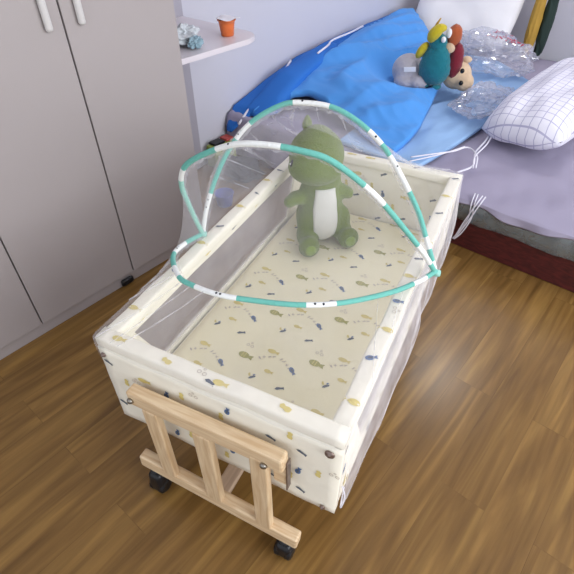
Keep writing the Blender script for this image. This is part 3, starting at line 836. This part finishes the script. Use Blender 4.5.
# ================================================================ DINOSAUR
D0 = Vector((.162, .785, ZM+.004))
dn = empty('dinosaur_plush', D0, 'green plush dinosaur with a white belly sitting upright at the far end of the crib', 'plush toy')
fd = Vector((.62, -.785, 0)).normalized(); rt = Vector((-fd.y, fd.x, 0))     # rt = image right
def dp(f, r_, z): return D0 + fd*f + rt*r_ + Vector((0, 0, z))
def blend(parts, name, m, parent, vox=.006, smooth_it=4):
    """one continuous skin from overlapping ellipsoids"""
    bm = B()
    for c, r_, q in parts: ell(bm, c, r_, q, 24, 16)
    me = bpy.data.meshes.new(name); bm.to_mesh(me); bm.free()
    o = bpy.data.objects.new(name, me); col.objects.link(o)
    md = o.modifiers.new('r', 'REMESH'); md.mode = 'VOXEL'; md.voxel_size = vox
    md2 = o.modifiers.new('s', 'SMOOTH'); md2.iterations = smooth_it; md2.factor = .6
    dg = bpy.context.evaluated_depsgraph_get(); ev = o.evaluated_get(dg); me2 = bpy.data.meshes.new_from_object(ev)
    bpy.data.objects.remove(o); bpy.data.meshes.remove(me)
    bm = B(); bm.from_mesh(me2); bpy.data.meshes.remove(me2)
    return obj(name, bm, m, parent, smooth=True)
def qd(v): return Vector((0, 0, 1)).rotation_difference(Vector(v)).to_matrix().to_4x4()
aD = math.atan2(fd.y, fd.x)
body = [(dp(0, 0, .085), (.068, .078, .086), aD), (dp(-.005, 0, .150), (.060, .070, .085), aD), (dp(-.004, 0, .205), (.052, .060, .06), aD),
        (dp(-.07, 0, .035), (.06, .035, .033), aD)]
# legs forward
for s, (fx, rx) in ((-1, (.075, -.058)), (1, (.055, .074))):
    body.append((dp(fx*.55, rx*.9, .034), (.060, .032, .034), aD))
    body.append((dp(fx+.018, rx, .034), (.026, .034, .036), aD))
    body.append((dp(.02, rx*.88, .07), (.03, .028, .05), aD))
# arms
for s, (fx, rx, z) in ((-1, (.022, -.104, .158)), (1, (.020, .078, .165))):
    body.append((dp(fx*.5, rx*.75, z+.004), (.026, .030, .022), aD))
    body.append((dp(fx, rx, z), (.021, .019, .018), aD))
blend(body, 'body', M['dino'], dn)
# white belly patch following the body front
bm = B(); rows = []
for j in range(19):
    v = j/18; z = .022 + .178*v
    hw = .034*math.sin(math.pi*min(1, (.18+.82*v))*.5 + .0) * (1.05 if v < .85 else 1.0); hw = .030 + .008*math.sin(math.pi*min(1, v*1.05)) if v > .16 else .006 + .030*math.sin(v/.16*math.pi/2)
    row = []
    for i in range(11):
        x = (-1 + 2*i/10)*hw
        # body surface radius at this height
        best = 0
        for c, r_, q in body[:3]:
            zz = (z - (c.z - D0.z))/r_[2]
            if abs(zz) < 1 and abs(x) < r_[1]:
                k2 = 1 - zz*zz - (x/r_[1])**2
                if k2 > 0: best = max(best, (c - D0).dot(fd) + r_[0]*math.sqrt(k2))
        row.append(dp(best + .003, x, z))
    rows.append(row)
vs = rows
o = solid_sheet('belly_patch', vs, M['belly'], dn, .006, down=-fd); o['label'] = 'white belly patch'
# head
hc = Vector((.150, .765, ZM+.298))
hf = Vector((.33, -.94, -.12)).normalized(); ah = math.atan2(hf.y, hf.x); hr = Vector((-math.sin(ah), math.cos(ah), 0))
head = [(hc, (.074, .080, .078), ah), (hc + hf*.034 - Vector((0, 0, .018)), (.058, .079, .050), ah), (hc - Vector((0, 0, .0)), (.070, .070, .086), ah)]
blend(head, 'head', M['dino'], dn)
bm = B(); ell(bm, hc + Vector((-.036, .010, .084)), (.013, .016, .022), None, 12, 8, 0, lambda q: Vector((q.x*(1-.35*q.z), q.y*(1-.35*q.z), q.z)))
ell(bm, hc + Vector((-.046, .048, .045)), (.012, .014, .016), None, 12, 8)
ell(bm, hc + Vector((-.052, .066, .010)), (.012, .014, .016), None, 12, 8)
obj('crest', bm, M['dino'], dn, smooth=True)
for s in (-1, 1):
    e = hc + hf*.052 + hr*s*.0645 + Vector((0, 0, .0))
    bm = B(); ell(bm, e, (.010, .0055, .013), ah + s*R(12), 16, 10); o = obj('eye', bm, M['eye'], dn, smooth=True)
    bm = B(); ell(bm, e + hf*.006 + hr*s*.004 + Vector((0, 0, .004)), (.003, .003, .003), None, 8, 6); obj('eye_highlight', bm, M['tag'], o, smooth=True)
# foot pads
for fx, rx in ((.075, -.058), (.055, .074)):
    bm = B(); ell(bm, dp(fx+.041, rx, .036), (.006, .017, .018), aD, 14, 10); obj('foot_pad', bm, M['dinolt'], dn, smooth=True)

# ================================================================ BED
bed = empty('bed', RW(.8, 2.45, 0), 'low dark red wooden bed standing along the left wall', 'bed')
BW, BF, BH = 1.98, 1.455, 3.48
rbox('side_board', bed, (.012, BF+.025, .001), (.04, BH, .14), M['redwood'], .003); rbox('side_board', bed, (BW-.03, BF+.025, .001), (BW, BH, .14), M['redwood'], .003)
rbox('foot_board', bed, (.012, BF, .001), (BW, BF+.024, .14), M['redwood'], .003)
rbox('slat_base', bed, (.045, BF+.03, .10), (BW-.035, BH, .135), M['redwood'], .003)
ms = empty('bed_mattress', RW(.8, 2.45, .141), 'thin grey blue mattress on the low bed, its edge showing above the dark red board', 'mattress')
rbox('mattress_core', ms, (.012, BF+.004, .1405), (BW-.002, BH-.01, .214), M['matt'], .014)
# film over the mattress foot edge
rows = []
for j in range(10):
    v = j/9
    rows.append([RW(.95 + 1.02*i/40, BF - .006 - .004*abs(math.sin(i*.9)) - .006*math.sin(v*3), .216 - .085*v + .004*math.sin(i*.6)) for i in range(41)])
o = solid_sheet('plastic_mattress_wrap', rows, M['film2'], None, .0012, loc=RW(1.3, BF, .14), down=VX); tag(o, 'crinkled bluish clear plastic wrap around the foot edge of the bed mattress', 'plastic wrap')
# lavender sheet, hangs over the foot
rows = []
NA = 110
for j in range(70):
    row = []
    for i in range(NA+1):
        a = .015 + (BW+.03)*i/NA
        hang = .17*max(0, min(1, (1.05-a)/.25)) + .022 + .012*math.sin(a*17)
        Ltot = hang + (3.44 - BF)
        s = Ltot * (j/69) ** 1.0
        s = hang*(j/14) if j <= 14 else hang + (3.44-BF)*((j-14)/55)
        if j <= 14:
            b = BF - .012 - .008*math.sin(a*38 + 1) * (1 - j/14) - .01*(1-j/14); z = .228 - (hang - s)
            if j > 11: b += .004*(j-11)
        else:
            b = BF + (s - hang); z = .228 + min(.0, 0)
            z += .010*nz((a, b, 0), 6, 11)*1.0 + .012*abs(nz((a*1.3 + b, b*.6 - a, 0), 5, 12)) + .002
        row.append(RW(a, b, z))
    rows.append(row)
o = solid_sheet('bed_sheet', rows, M['lav'], None, .005, loc=RW(.8, 2.2, .22)); tag(o, 'rumpled lavender grey sheet covering the bed and hanging over its foot', 'sheet')
def folds(amp, sx, sy, seed, ang=0):
    c, s = math.cos(ang), math.sin(ang)
    def f(p, u, v):
        x, y = p.x*c + p.y*s, -p.x*s + p.y*c
        e = min(1, 6*min(u, 1-u, v, 1-v) + .15)
        q = p.copy(); q.z += e*amp*(1.0 - 2*abs(nz((x*sx, y*sy, 0), 1, seed))) + e*amp*.6*nz((x*sx*2.3, y*sy*2.3, 0), 1, seed+4)
        return q
    return f
# light blue quilt
near = [RW(.70, 1.50, .252), RW(.90, 1.49, .252), RW(1.10, 1.50, .25)]
far = [RW(.55, 2.9, .30), RW(.8, 2.98, .30), RW(1.12, 2.75, .29)]
right = [RW(1.10, 1.50, .25), RW(1.13, 1.80, .262), RW(1.155, 2.1, .275), RW(1.18, 2.4, .285), RW(1.12, 2.75, .29)]
rows = coons(near, far, 50, 70, None, right, folds(.014, 7, 2.2, 21, R(-28)))
for r_ in rows:
    for p in r_: p.z = max(p.z, .262)
o = solid_sheet('light_blue_quilt', rows, M['lblue'], None, .018, loc=RW(.9, 2.0, .24)); tag(o, 'smooth pale sky blue quilt on the bed beside the brighter blue one', 'quilt')
# bright blue quilt
near = [RW(.16, 1.50, .255), RW(.22, 1.64, .30), RW(.34, 1.74, .33), RW(.6, 1.66, .31), RW(.84, 1.55, .30), RW(.97, 1.52, .275)]
far = [RW(.05, 3.18, .43), RW(.17, 3.08, .47), RW(.30, 2.95, .45), RW(.50, 2.72, .43), RW(.72, 2.55, .40)]
left = [RW(.16, 1.50, .255), RW(.17, 1.8, .335), RW(.14, 2.2, .40), RW(.08, 2.6, .43), RW(.05, 2.9, .43), RW(.05, 3.18, .43)]
right = [RW(.97, 1.52, .275), RW(.96, 1.72, .30), RW(.90, 1.95, .31), RW(.84, 2.15, .325), RW(.78, 2.35, .36), RW(.72, 2.55, .40)]
rows = coons(near, far, 80, 100, left, right, folds(.035, 4.5, 1.8, 31, R(-35)))
dent = RW(.66, 2.20, 0)
for r_ in rows:
    for p in r_:
        d_ = (Vector((p.x, p.y, 0)) - dent).length
        p.z += .007*(1 - 2*abs(nz((p.x*6 + p.y*9, p.y*4 - p.x*3, 0), 1.6, 41)))
        if d_ < .26: p.z = min(p.z, .318 + .10*(d_/.26)**2.5)
o = solid_sheet('bright_blue_quilt', rows, M['blue'], None, .03, loc=RW(.5, 2.2, .25)); tag(o, 'large bright blue quilt heaped over the wall side of the bed', 'quilt')
# deep blue folded blanket by the wall with white piping
q = empty('folded_blue_blanket', RW(.14, 1.9, .25), 'deep blue folded blanket with white piping between the wall and the bright blue quilt', 'blanket')
def wedge(spec, m):
    """soft folded layer: list of (a0, a1, b, z0, z1) sections"""
    bm = B(); rings = []
    for (a0, a1, b, z0, z1) in spec:
        ca, cz, ra, rz = (a0+a1)/2, (z0+z1)/2, (a1-a0)/2, (z1-z0)/2; r_ = []
        for k in range(20):
            t = 2*math.pi*k/20; c_, s_ = math.cos(t), math.sin(t)
            r_.append(bm.verts.new(RW(ca + ra*math.copysign(abs(c_)**.6, c_), b + .01*s_, cz + rz*math.copysign(abs(s_)**.6, s_) + .006*nz((b*3, t), 2, 3))))
        rings.append(r_)
    for x, y in zip(rings, rings[1:]):
        for k in range(20): bm.faces.new((x[k], x[(k+1) % 20], y[(k+1) % 20], y[k]))
    bm.faces.new(rings[0]); bm.faces.new(list(reversed(rings[-1])))
    return bm
def interp(keys, n):
    out = []
    for k in range(n+1):
        x = k/n*(len(keys)-1); i = min(int(x), len(keys)-2); f = x-i; f = f*f*(3-2*f)*.5 + f*.5
        out.append(tuple(p+(q_-p)*f for p, q_ in zip(keys[i], keys[i+1])))
    return out
bm = wedge(interp([(.03, .08, 1.425, .15, .19), (.01, .15, 1.50, .228, .262), (.005, .155, 1.72, .245, .325), (.005, .15, 2.0, .27, .395), (.005, .14, 2.5, .30, .43), (.005, .12, 3.0, .33, .44)], 30), None)
obj('lower_fold', bm, M['blue2'], q, smooth=True)
bm = wedge(interp([(.10, .22, 1.50, .235, .265), (.10, .26, 1.59, .235, .315), (.09, .25, 1.75, .28, .385), (.08, .22, 2.0, .32, .425), (.07, .18, 2.2, .36, .44)], 30), None)
obj('upper_fold', bm, M['blue2'], q, smooth=True)
bm = B()
tube(bm, catmull([RW(.115, 1.432, .20), RW(.118, 1.52, .262), RW(.12, 1.66, .322), RW(.105, 1.80, .366), RW(.06, 1.92, .392)], 30), .006, 6)
tube(bm, catmull([RW(.17, 2.02, .428), RW(.15, 2.14, .440), RW(.10, 2.26, .438), RW(.09, 2.45, .440), RW(.07, 2.62, .442)], 24), .006, 6)
o = obj('piping', bm, M['cord'], q, smooth=True); o['label'] = 'white piping'

# head pillow
def pillow(name, c, size, rot, m, label, cat='pillow', seed=0, wr_=.05, exp=.42):
    bm = B(); nu = 36
    t = B(); bmesh.ops.create_grid(t, x_segments=nu, y_segments=nu, size=1)
    top = []; me_pts = {}
    for v in t.verts:
        x, y = v.co.x, v.co.y; k = max(0, (1 - x**4)*(1 - y**4))**exp
        v.co = Vector((x*(1 - .06*y*y), y*(1 - .06*x*x), k + wr_*nz((x, y, 0), 2.2, seed)*k*2))
    t2 = t.copy()
    for v in t2.verts: v.co.z = -v.co.z*.8
    bmesh.ops.reverse_faces(t2, faces=t2.faces[:])
    merge(bm, t); merge(bm, t2); bmesh.ops.remove_doubles(bm, verts=bm.verts[:], dist=.002)
    for v in bm.verts: v.co = Vector((v.co.x*size[0], v.co.y*size[1], v.co.z*size[2]))
    o = obj(name, bm, m, None, smooth=True); o.location = c; o.rotation_euler = rot
    return tag(o, label, cat)
pillow('white_pillow', RW(.48, 3.22, .52), (.33, .27, .07), (R(52), 0, YAW+R(6)), M['white'], 'large white pillow leaning at the head of the bed behind the parrot toy', seed=3, wr_=.12)
pillow('checked_pillow', RW(1.385, 2.30, .365), (.18, .44, .11), (R(4), R(-6), YAW-R(4)), M['grid'], 'white pillow with a fine check at the right side of the bed', seed=6, wr_=.09)
# mustard + dark green cloth bag standing behind the pillow
bg = empty('cloth_bag', RW(.93, 3.34, .30), 'mustard and dark green cloth bag beside the white pillow by the back wall', 'bag')
crumple('front_cloth', RW(.90, 3.30, .46), (.035, .05, .22), M['mustard'], bg, 8, .15, YAW); crumple('back_cloth', RW(.955, 3.36, .46), (.035, .05, .22), M['darkgreen'], bg, 9, .15, YAW)

# clear plastic bags
def film_bag(c, r_, rot, seed, label, red=False):
    root = empty('clear_plastic_bag', c, label, 'plastic bag')
    bm = B()
    def fn(q):
        d = .35*nz(q, 1.7, seed) + .30*abs(nz(q, 3.6, seed+2)) + .12*abs(nz(q, 8, seed+3)); return q*(.85 + d)
    ell(bm, c, r_, rot, 56, 36, 0, fn)
    for v in bm.verts: v.co.z = max(v.co.z, c[2] - r_[2]*.75)
    surf = [v.co.copy() for v in bm.verts]
    o = obj('film', bm, M['film'], root, smooth=False)
    if red:
        bm = B(); rnd = random.Random(2)
        inv = Matrix.Rotation(-rot, 4, 'Z')
        from mathutils.bvhtree import BVHTree
        bb = B(); me = o.data; bb.from_mesh(me); bb.transform(world_of(o)); tr = BVHTree.FromBMesh(bb)
        for ln in range(3):
            for k in range(9 - ln):
                u = -.02 + k*.025 - ln*.006; w_ = .06 - ln*.055 + rnd.uniform(-.004, .004)
                base = c + NX*u + VX*w_ + Vector((0, 0, .4))
                def hit(dx, dy):
                    h = tr.ray_cast(base + NX*dx + VX*dy, Vector((0, 0, -1))); return (h[0] + Vector((0, 0, .0015))) if h[0] else None
                for s_ in range(2):
                    a = rnd.choice((0, R(90), R(45), R(-30))); L_ = rnd.uniform(.010, .017)
                    ox, oy = rnd.uniform(-.008, .008), rnd.uniform(-.01, .01); c_, s2 = math.cos(a), math.sin(a)
                    Q = [hit(ox + c_*L_ - s2*.0030, oy + s2*L_ + c_*.0030), hit(ox - c_*L_ - s2*.0030, oy - s2*L_ + c_*.0030), hit(ox - c_*L_ + s2*.0030, oy - s2*L_ - c_*.0030), hit(ox + c_*L_ + s2*.0030, oy + s2*L_ - c_*.0030)]
                    if all(Q): bm.faces.new([bm.verts.new(p) for p in Q])
        bb.free()
        if len(bm.faces): o2 = obj('printed_text', bm, M['redprint'], root); o2['label'] = 'red printed lettering'
    return root
film_bag(RW(.86, 2.80, .37), (.25, .20, .115), YAW, 4, 'clear crumpled plastic bag with red print lying behind the doll', True)
film_bag(RW(1.06, 2.22, .322), (.13, .22, .052), YAW, 7, 'small clear crumpled plastic bag on the light blue quilt in front of the doll')

# ================================================================ TOYS ON THE BED
# lying doll in grey knit suit
T0 = RW(.655, 2.26, .385)
dl = empty('plush_doll', T0 - Vector((0, 0, .08)), 'beige faced plush doll in a grey knit suit lying on the blue quilt', 'plush toy')
blend([(T0 + NX*-.02 - VX*.05 + Vector((0, 0, .0)), (.088, .080, .082), YAW), (T0 + NX*.00 - VX*.115 - Vector((0, 0, .040)), (.062, .040, .033), YAW), (T0 + NX*.075 - VX*.10 - Vector((0, 0, .030)), (.055, .040, .036), YAW+R(25)), (T0 + NX*.10 - VX*.03 - Vector((0, 0, .01)), (.08, .05, .045), YAW)], 'knit_body', M['greyp'], dl, .008)
hd = T0 + NX*.215 + VX*.03 + Vector((0, 0, .005))
blend([(hd, (.076, .070, .072), YAW), (hd + NX*.055 - VX*.02 - Vector((0, 0, .02)), (.05, .05, .045), YAW)], 'head', M['skin'], dl, .008)
for dx, dz in ((.03, .045), (.035, -.012)):
    bm = B(); dirv = (NX*dx*1.4 - VX*.072 + Vector((0, 0, dz))); ell(bm, hd + dirv + NX*.012, (.011, .009, .012), None, 12, 8); obj('eye', bm, M['eye'], dl, smooth=True)
bm = B(); ell(bm, hd + NX*.03 + VX*.02 + Vector((0, 0, .074)), (.025, .022, .016), None, 14, 10); obj('ear', bm, M['skin'], dl, smooth=True)
bm = B(); t = B(); box(t, (-.032, -.0015, -.012), (.032, .0015, .012), None, .001); t.transform(Matrix.Translation(T0 + NX*.025 - VX*.125 + Vector((0, 0, .03))) @ Matrix.Rotation(YAW+R(8), 4, 'Z') @ Matrix.Rotation(R(-10), 4, 'Y')); merge(bm, t)
o = obj('fabric_tag', bm, M['tag'], dl); o['label'] = 'white fabric tag'
# teal parrot
b0 = T0 + NX*.135 - VX*.075 + Vector((0, 0, -.045))
pr = empty('parrot_plush', b0, 'fluffy teal plush parrot with yellow beak and wing standing against the doll', 'plush toy')
def fuzz(q): return q*(1 + .07*nz(q, 5, 2) + .06*nz(q, 14, 5))
bm = B()
ell(bm, b0 + Vector((0, 0, .115)), (.078, .060, .105), YAW, 30, 22, 0, lambda q: fuzz(Vector((q.x*(1-.25*q.z), q.y*(1-.2*q.z), q.z))))
ell(bm, b0 + NX*-.005 + Vector((0, 0, .205)), (.044, .040, .046), YAW, 24, 16, 0, fuzz)
for s in (-.03, .03): ell(bm, b0 + NX*s + Vector((0, -.01, .008)), (.024, .03, .014), YAW, 12, 8)
obj('body', bm, M['tealp'], pr, smooth=True)
bm = B(); ell(bm, b0 + NX*-.075 - VX*.015 + Vector((0, 0, .165)), (.022, .035, .046), Matrix.Rotation(YAW, 4, 'Z') @ Matrix.Rotation(R(30), 4, 'Y'), 16, 12); o = obj('wing', bm, M['yellowp'], pr, smooth=True); o['label'] = 'yellow wing'
bm = B(); tube(bm, catmull([b0 + NX*-.035 - VX*.02 + Vector((0, 0, .222)), b0 + NX*-.022 - VX*.03 + Vector((0, 0, .248)), b0 + NX*.0 - VX*.02 + Vector((0, 0, .274)), b0 + NX*.022 - VX*.0 + Vector((0, 0, .278))], 16), [.022 + .012*math.sin(math.pi*i/16) - .012*i/16 for i in range(17)], 12)
o = obj('beak', bm, M['yellowp'], pr, smooth=True); o['label'] = 'curved yellow beak'
bm = B(); tube(bm, catmull([b0 + NX*-.045 + Vector((0, 0, .235)), b0 + NX*-.035 + Vector((0, 0, .275)), b0 + NX*-.015 + Vector((0, 0, .315))], 8), [.008, .008, .007, .007, .006, .006, .005, .004, .003], 8); obj('crest', bm, M['mustard'], pr, smooth=True)
bm = B(); ell(bm, b0 + NX*.034 - VX*.034 + Vector((0, 0, .235)), (.012, .008, .014), YAW, 14, 10); obj('eye_patch', bm, M['tag'], pr, smooth=True)
# orange and crimson bird behind
c0 = b0 + NX*.062 + VX*.055
bd = empty('bird_plush', c0, 'small orange and crimson plush bird tucked behind the teal parrot', 'plush toy')
bm = B(); ell(bm, c0 + NX*.018 + Vector((0, 0, .125)), (.036, .038, .085), YAW, 20, 14, 0, fuzz); o = obj('body', bm, M['crimson'], bd, smooth=True)
bm = B(); ell(bm, c0 + NX*-.014 + Vector((0, 0, .238)), (.036, .036, .05), YAW, 20, 14, 0, fuzz); obj('head', bm, M['orangep'], bd, smooth=True)
bm = B(); ell(bm, c0 + NX*-.03 - VX*.034 + Vector((0, 0, .252)), (.014, .009, .022), YAW, 14, 10); obj('eye_patch', bm, M['tag'], bd, smooth=True)
bm = B(); ell(bm, c0 + NX*-.015 - VX*.035 + Vector((0, 0, .188)), (.030, .018, .024), YAW, 14, 10); o = obj('face', bm, M['skin'], bd, smooth=True); o['label'] = 'beige face patch'

# cords on the bed
bm = B(); tube(bm, catmull([RW(1.05, 1.53, .275), RW(1.12, 1.60, .285), RW(1.17, 1.68, .283), RW(1.20, 1.76, .280), RW(1.26, 1.72, .276), RW(1.30, 1.62, .272)], 40), .0035, 6)
tube(bm, catmull([RW(1.06, 1.50, .27), RW(1.14, 1.62, .282), RW(1.19, 1.75, .284)], 20), .003, 6)
o = obj('flat_cord', bm, M['cord'], None, smooth=True, loc=RW(1.16, 1.65, .27)); tag(o, 'thin white cord lying curved on the lavender sheet near the crib corner', 'cord')
bm = B(); tube(bm, catmull([RW(1.215, 1.99, .285), RW(1.235, 1.86, .283), RW(1.245, 1.74, .278), RW(1.285, 1.62, .276), RW(1.26, 1.53, .274)], 40), .004, 6)
tube(bm, catmull([RW(1.225, 1.99, .29), RW(1.255, 1.83, .287), RW(1.26, 1.70, .28), RW(1.295, 1.60, .278)], 30), .003, 6)
o = obj('pillow_drawstring', bm, M['cord'], None, smooth=True, loc=RW(1.25, 1.8, .28)); tag(o, 'white drawstring running down from the checked pillow over the sheet', 'cord')
bm = B()
for dx, sd in ((0, 1), (.012, 2)):
    tube(bm, catmull([RW(1.370+dx, 1.47, .247), RW(1.378+dx, 1.432, .222), RW(1.382+dx, 1.43, .16), RW(1.362+dx, 1.428, .085), RW(1.345+dx*.5, 1.428, .045), RW(1.355+dx*.5, 1.427, .07), RW(1.372+dx, 1.427, .14), RW(1.396+dx, 1.43, .222), RW(1.400+dx, 1.47, .247)], 60), .0026, 6)
o = obj('hanging_tie', bm, M['cord'], None, smooth=True, loc=RW(1.37, 1.44, .2)); tag(o, 'looped white ties hanging over the foot board of the bed', 'cord')

# ================================================================ FLOOR THINGS BEHIND THE CRIB
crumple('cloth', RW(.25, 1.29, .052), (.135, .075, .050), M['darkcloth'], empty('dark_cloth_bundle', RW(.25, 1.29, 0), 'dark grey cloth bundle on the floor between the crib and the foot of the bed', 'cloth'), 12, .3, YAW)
g = RW(.375, 1.055, 0)
bm = B(); lathe(bm, [(.030, .001), (.034, .004), (.044, .060), (.047, .065), (.043, .065), (.031, .008), (0, .008)], g, 28); o = obj('blue_bowl', bm, M['navy'], None, smooth=True, loc=g); tag(o, 'small blue plastic bowl on the floor beside the crib, seen through the net', 'bowl')
pk = empty('snack_pack', RW(.06, 1.30, 0), 'green patterned packet with a red tip standing against the wall below the shelf', 'packet')
bm = B(); t = B(); box(t, (.022, 1.27, .001), (.085, 1.43, .115), None, .008); t.transform(ROOM); merge(bm, t)
for v in bm.verts: v.co += Vector((nz(v.co, 15, 3), nz(v.co, 15, 4), 0))*.006
obj('packet', bm, M['packgreen'], pk)
bm = B(); t = B(); box(t, (.026, 1.29, .1155), (.08, 1.36, .128), None, .004); t.transform(ROOM); merge(bm, t); obj('black_band', bm, M['black'], pk)
bm = B(); t = B(); box(t, (.026, 1.37, .1155), (.08, 1.42, .13), None, .004); t.transform(ROOM); merge(bm, t); obj('red_tip', bm, M['packred'], pk)

# ================================================================ LIGHT
# ceiling lamp above the bed (out of the frame): shade that glows
lc = Vector((.66, 2.9, 2.62))
lm = empty('ceiling_lamp', lc, 'round white ceiling lamp above the bed, outside the picture', 'lamp')
em = bpy.data.materials.new('lamp_glow'); em.use_nodes = True
nt = em.node_tree; nt.nodes.remove(nt.nodes['Principled BSDF']); e_ = nt.nodes.new('ShaderNodeEmission'); e_.inputs[0].default_value = (1, .97, .93, 1); e_.inputs[1].default_value = 24
nt.links.new(e_.outputs[0], nt.nodes['Material Output'].inputs['Surface'])
bm = B(); lathe(bm, [(0, -.07), (.10, -.064), (.17, -.045), (.20, -.015), (.20, 0)], lc - Vector((0, 0, .014)), 32); obj('shade', bm, em, lm, smooth=True)
bm = B(); lathe(bm, [(0, -.012), (.21, -.012), (.21, 0), (0, 0)], lc - Vector((0, 0, .001)), 32); obj('ceiling_plate', bm, M['ceil'], lm, smooth=True)
def area(name, loc, target, sx, sy, power, colr):
    l = bpy.data.lights.new(name, 'AREA'); l.shape = 'RECTANGLE'; l.size = sx; l.size_y = sy; l.energy = power; l.color = colr
    o = bpy.data.objects.new(name, l); col.objects.link(o); o.location = loc
    o.rotation_euler = (Vector(target) - Vector(loc)).to_track_quat('-Z', 'Y').to_euler(); return o
area('window_daylight', RW(4.12, .9, 1.6), RW(.6, .9, .9), 3.2, 1.6, 85, (.95, .97, 1))
wd = bpy.data.worlds.new('sky'); sc.world = wd; wd.use_nodes = True
bgn = wd.node_tree.nodes['Background']; bgn.inputs[0].default_value = (.90, .94, 1, 1); bgn.inputs[1].default_value = .95

# ================================================================ CAMERA
cam = bpy.data.cameras.new('camera'); co = bpy.data.objects.new('camera', cam); col.objects.link(co); sc.camera = co
cam.sensor_width = 36; cam.sensor_fit = 'HORIZONTAL'; cam.lens = 475.8/574*36; cam.clip_start = .02
pitch, yaw, roll = .7255, -.4605, -.006
fwd = Vector((math.sin(yaw)*math.cos(pitch), math.cos(yaw)*math.cos(pitch), -math.sin(pitch)))
right = Vector((math.cos(yaw), -math.sin(yaw), 0)); up = right.cross(fwd)
r2 = right*math.cos(roll) + up*math.sin(roll); u2 = -right*math.sin(roll) + up*math.cos(roll)
co.matrix_world = Matrix(((r2.x, u2.x, -fwd.x, .6359), (r2.y, u2.y, -fwd.y, -.4101), (r2.z, u2.z, -fwd.z, 1.2065), (0, 0, 0, 1)))
sc.view_settings.view_transform = 'Standard'; sc.view_settings.look = 'None'; sc.view_settings.gamma = 1
sc.view_settings.use_curve_mapping = False; sc.view_settings.exposure = 0.22
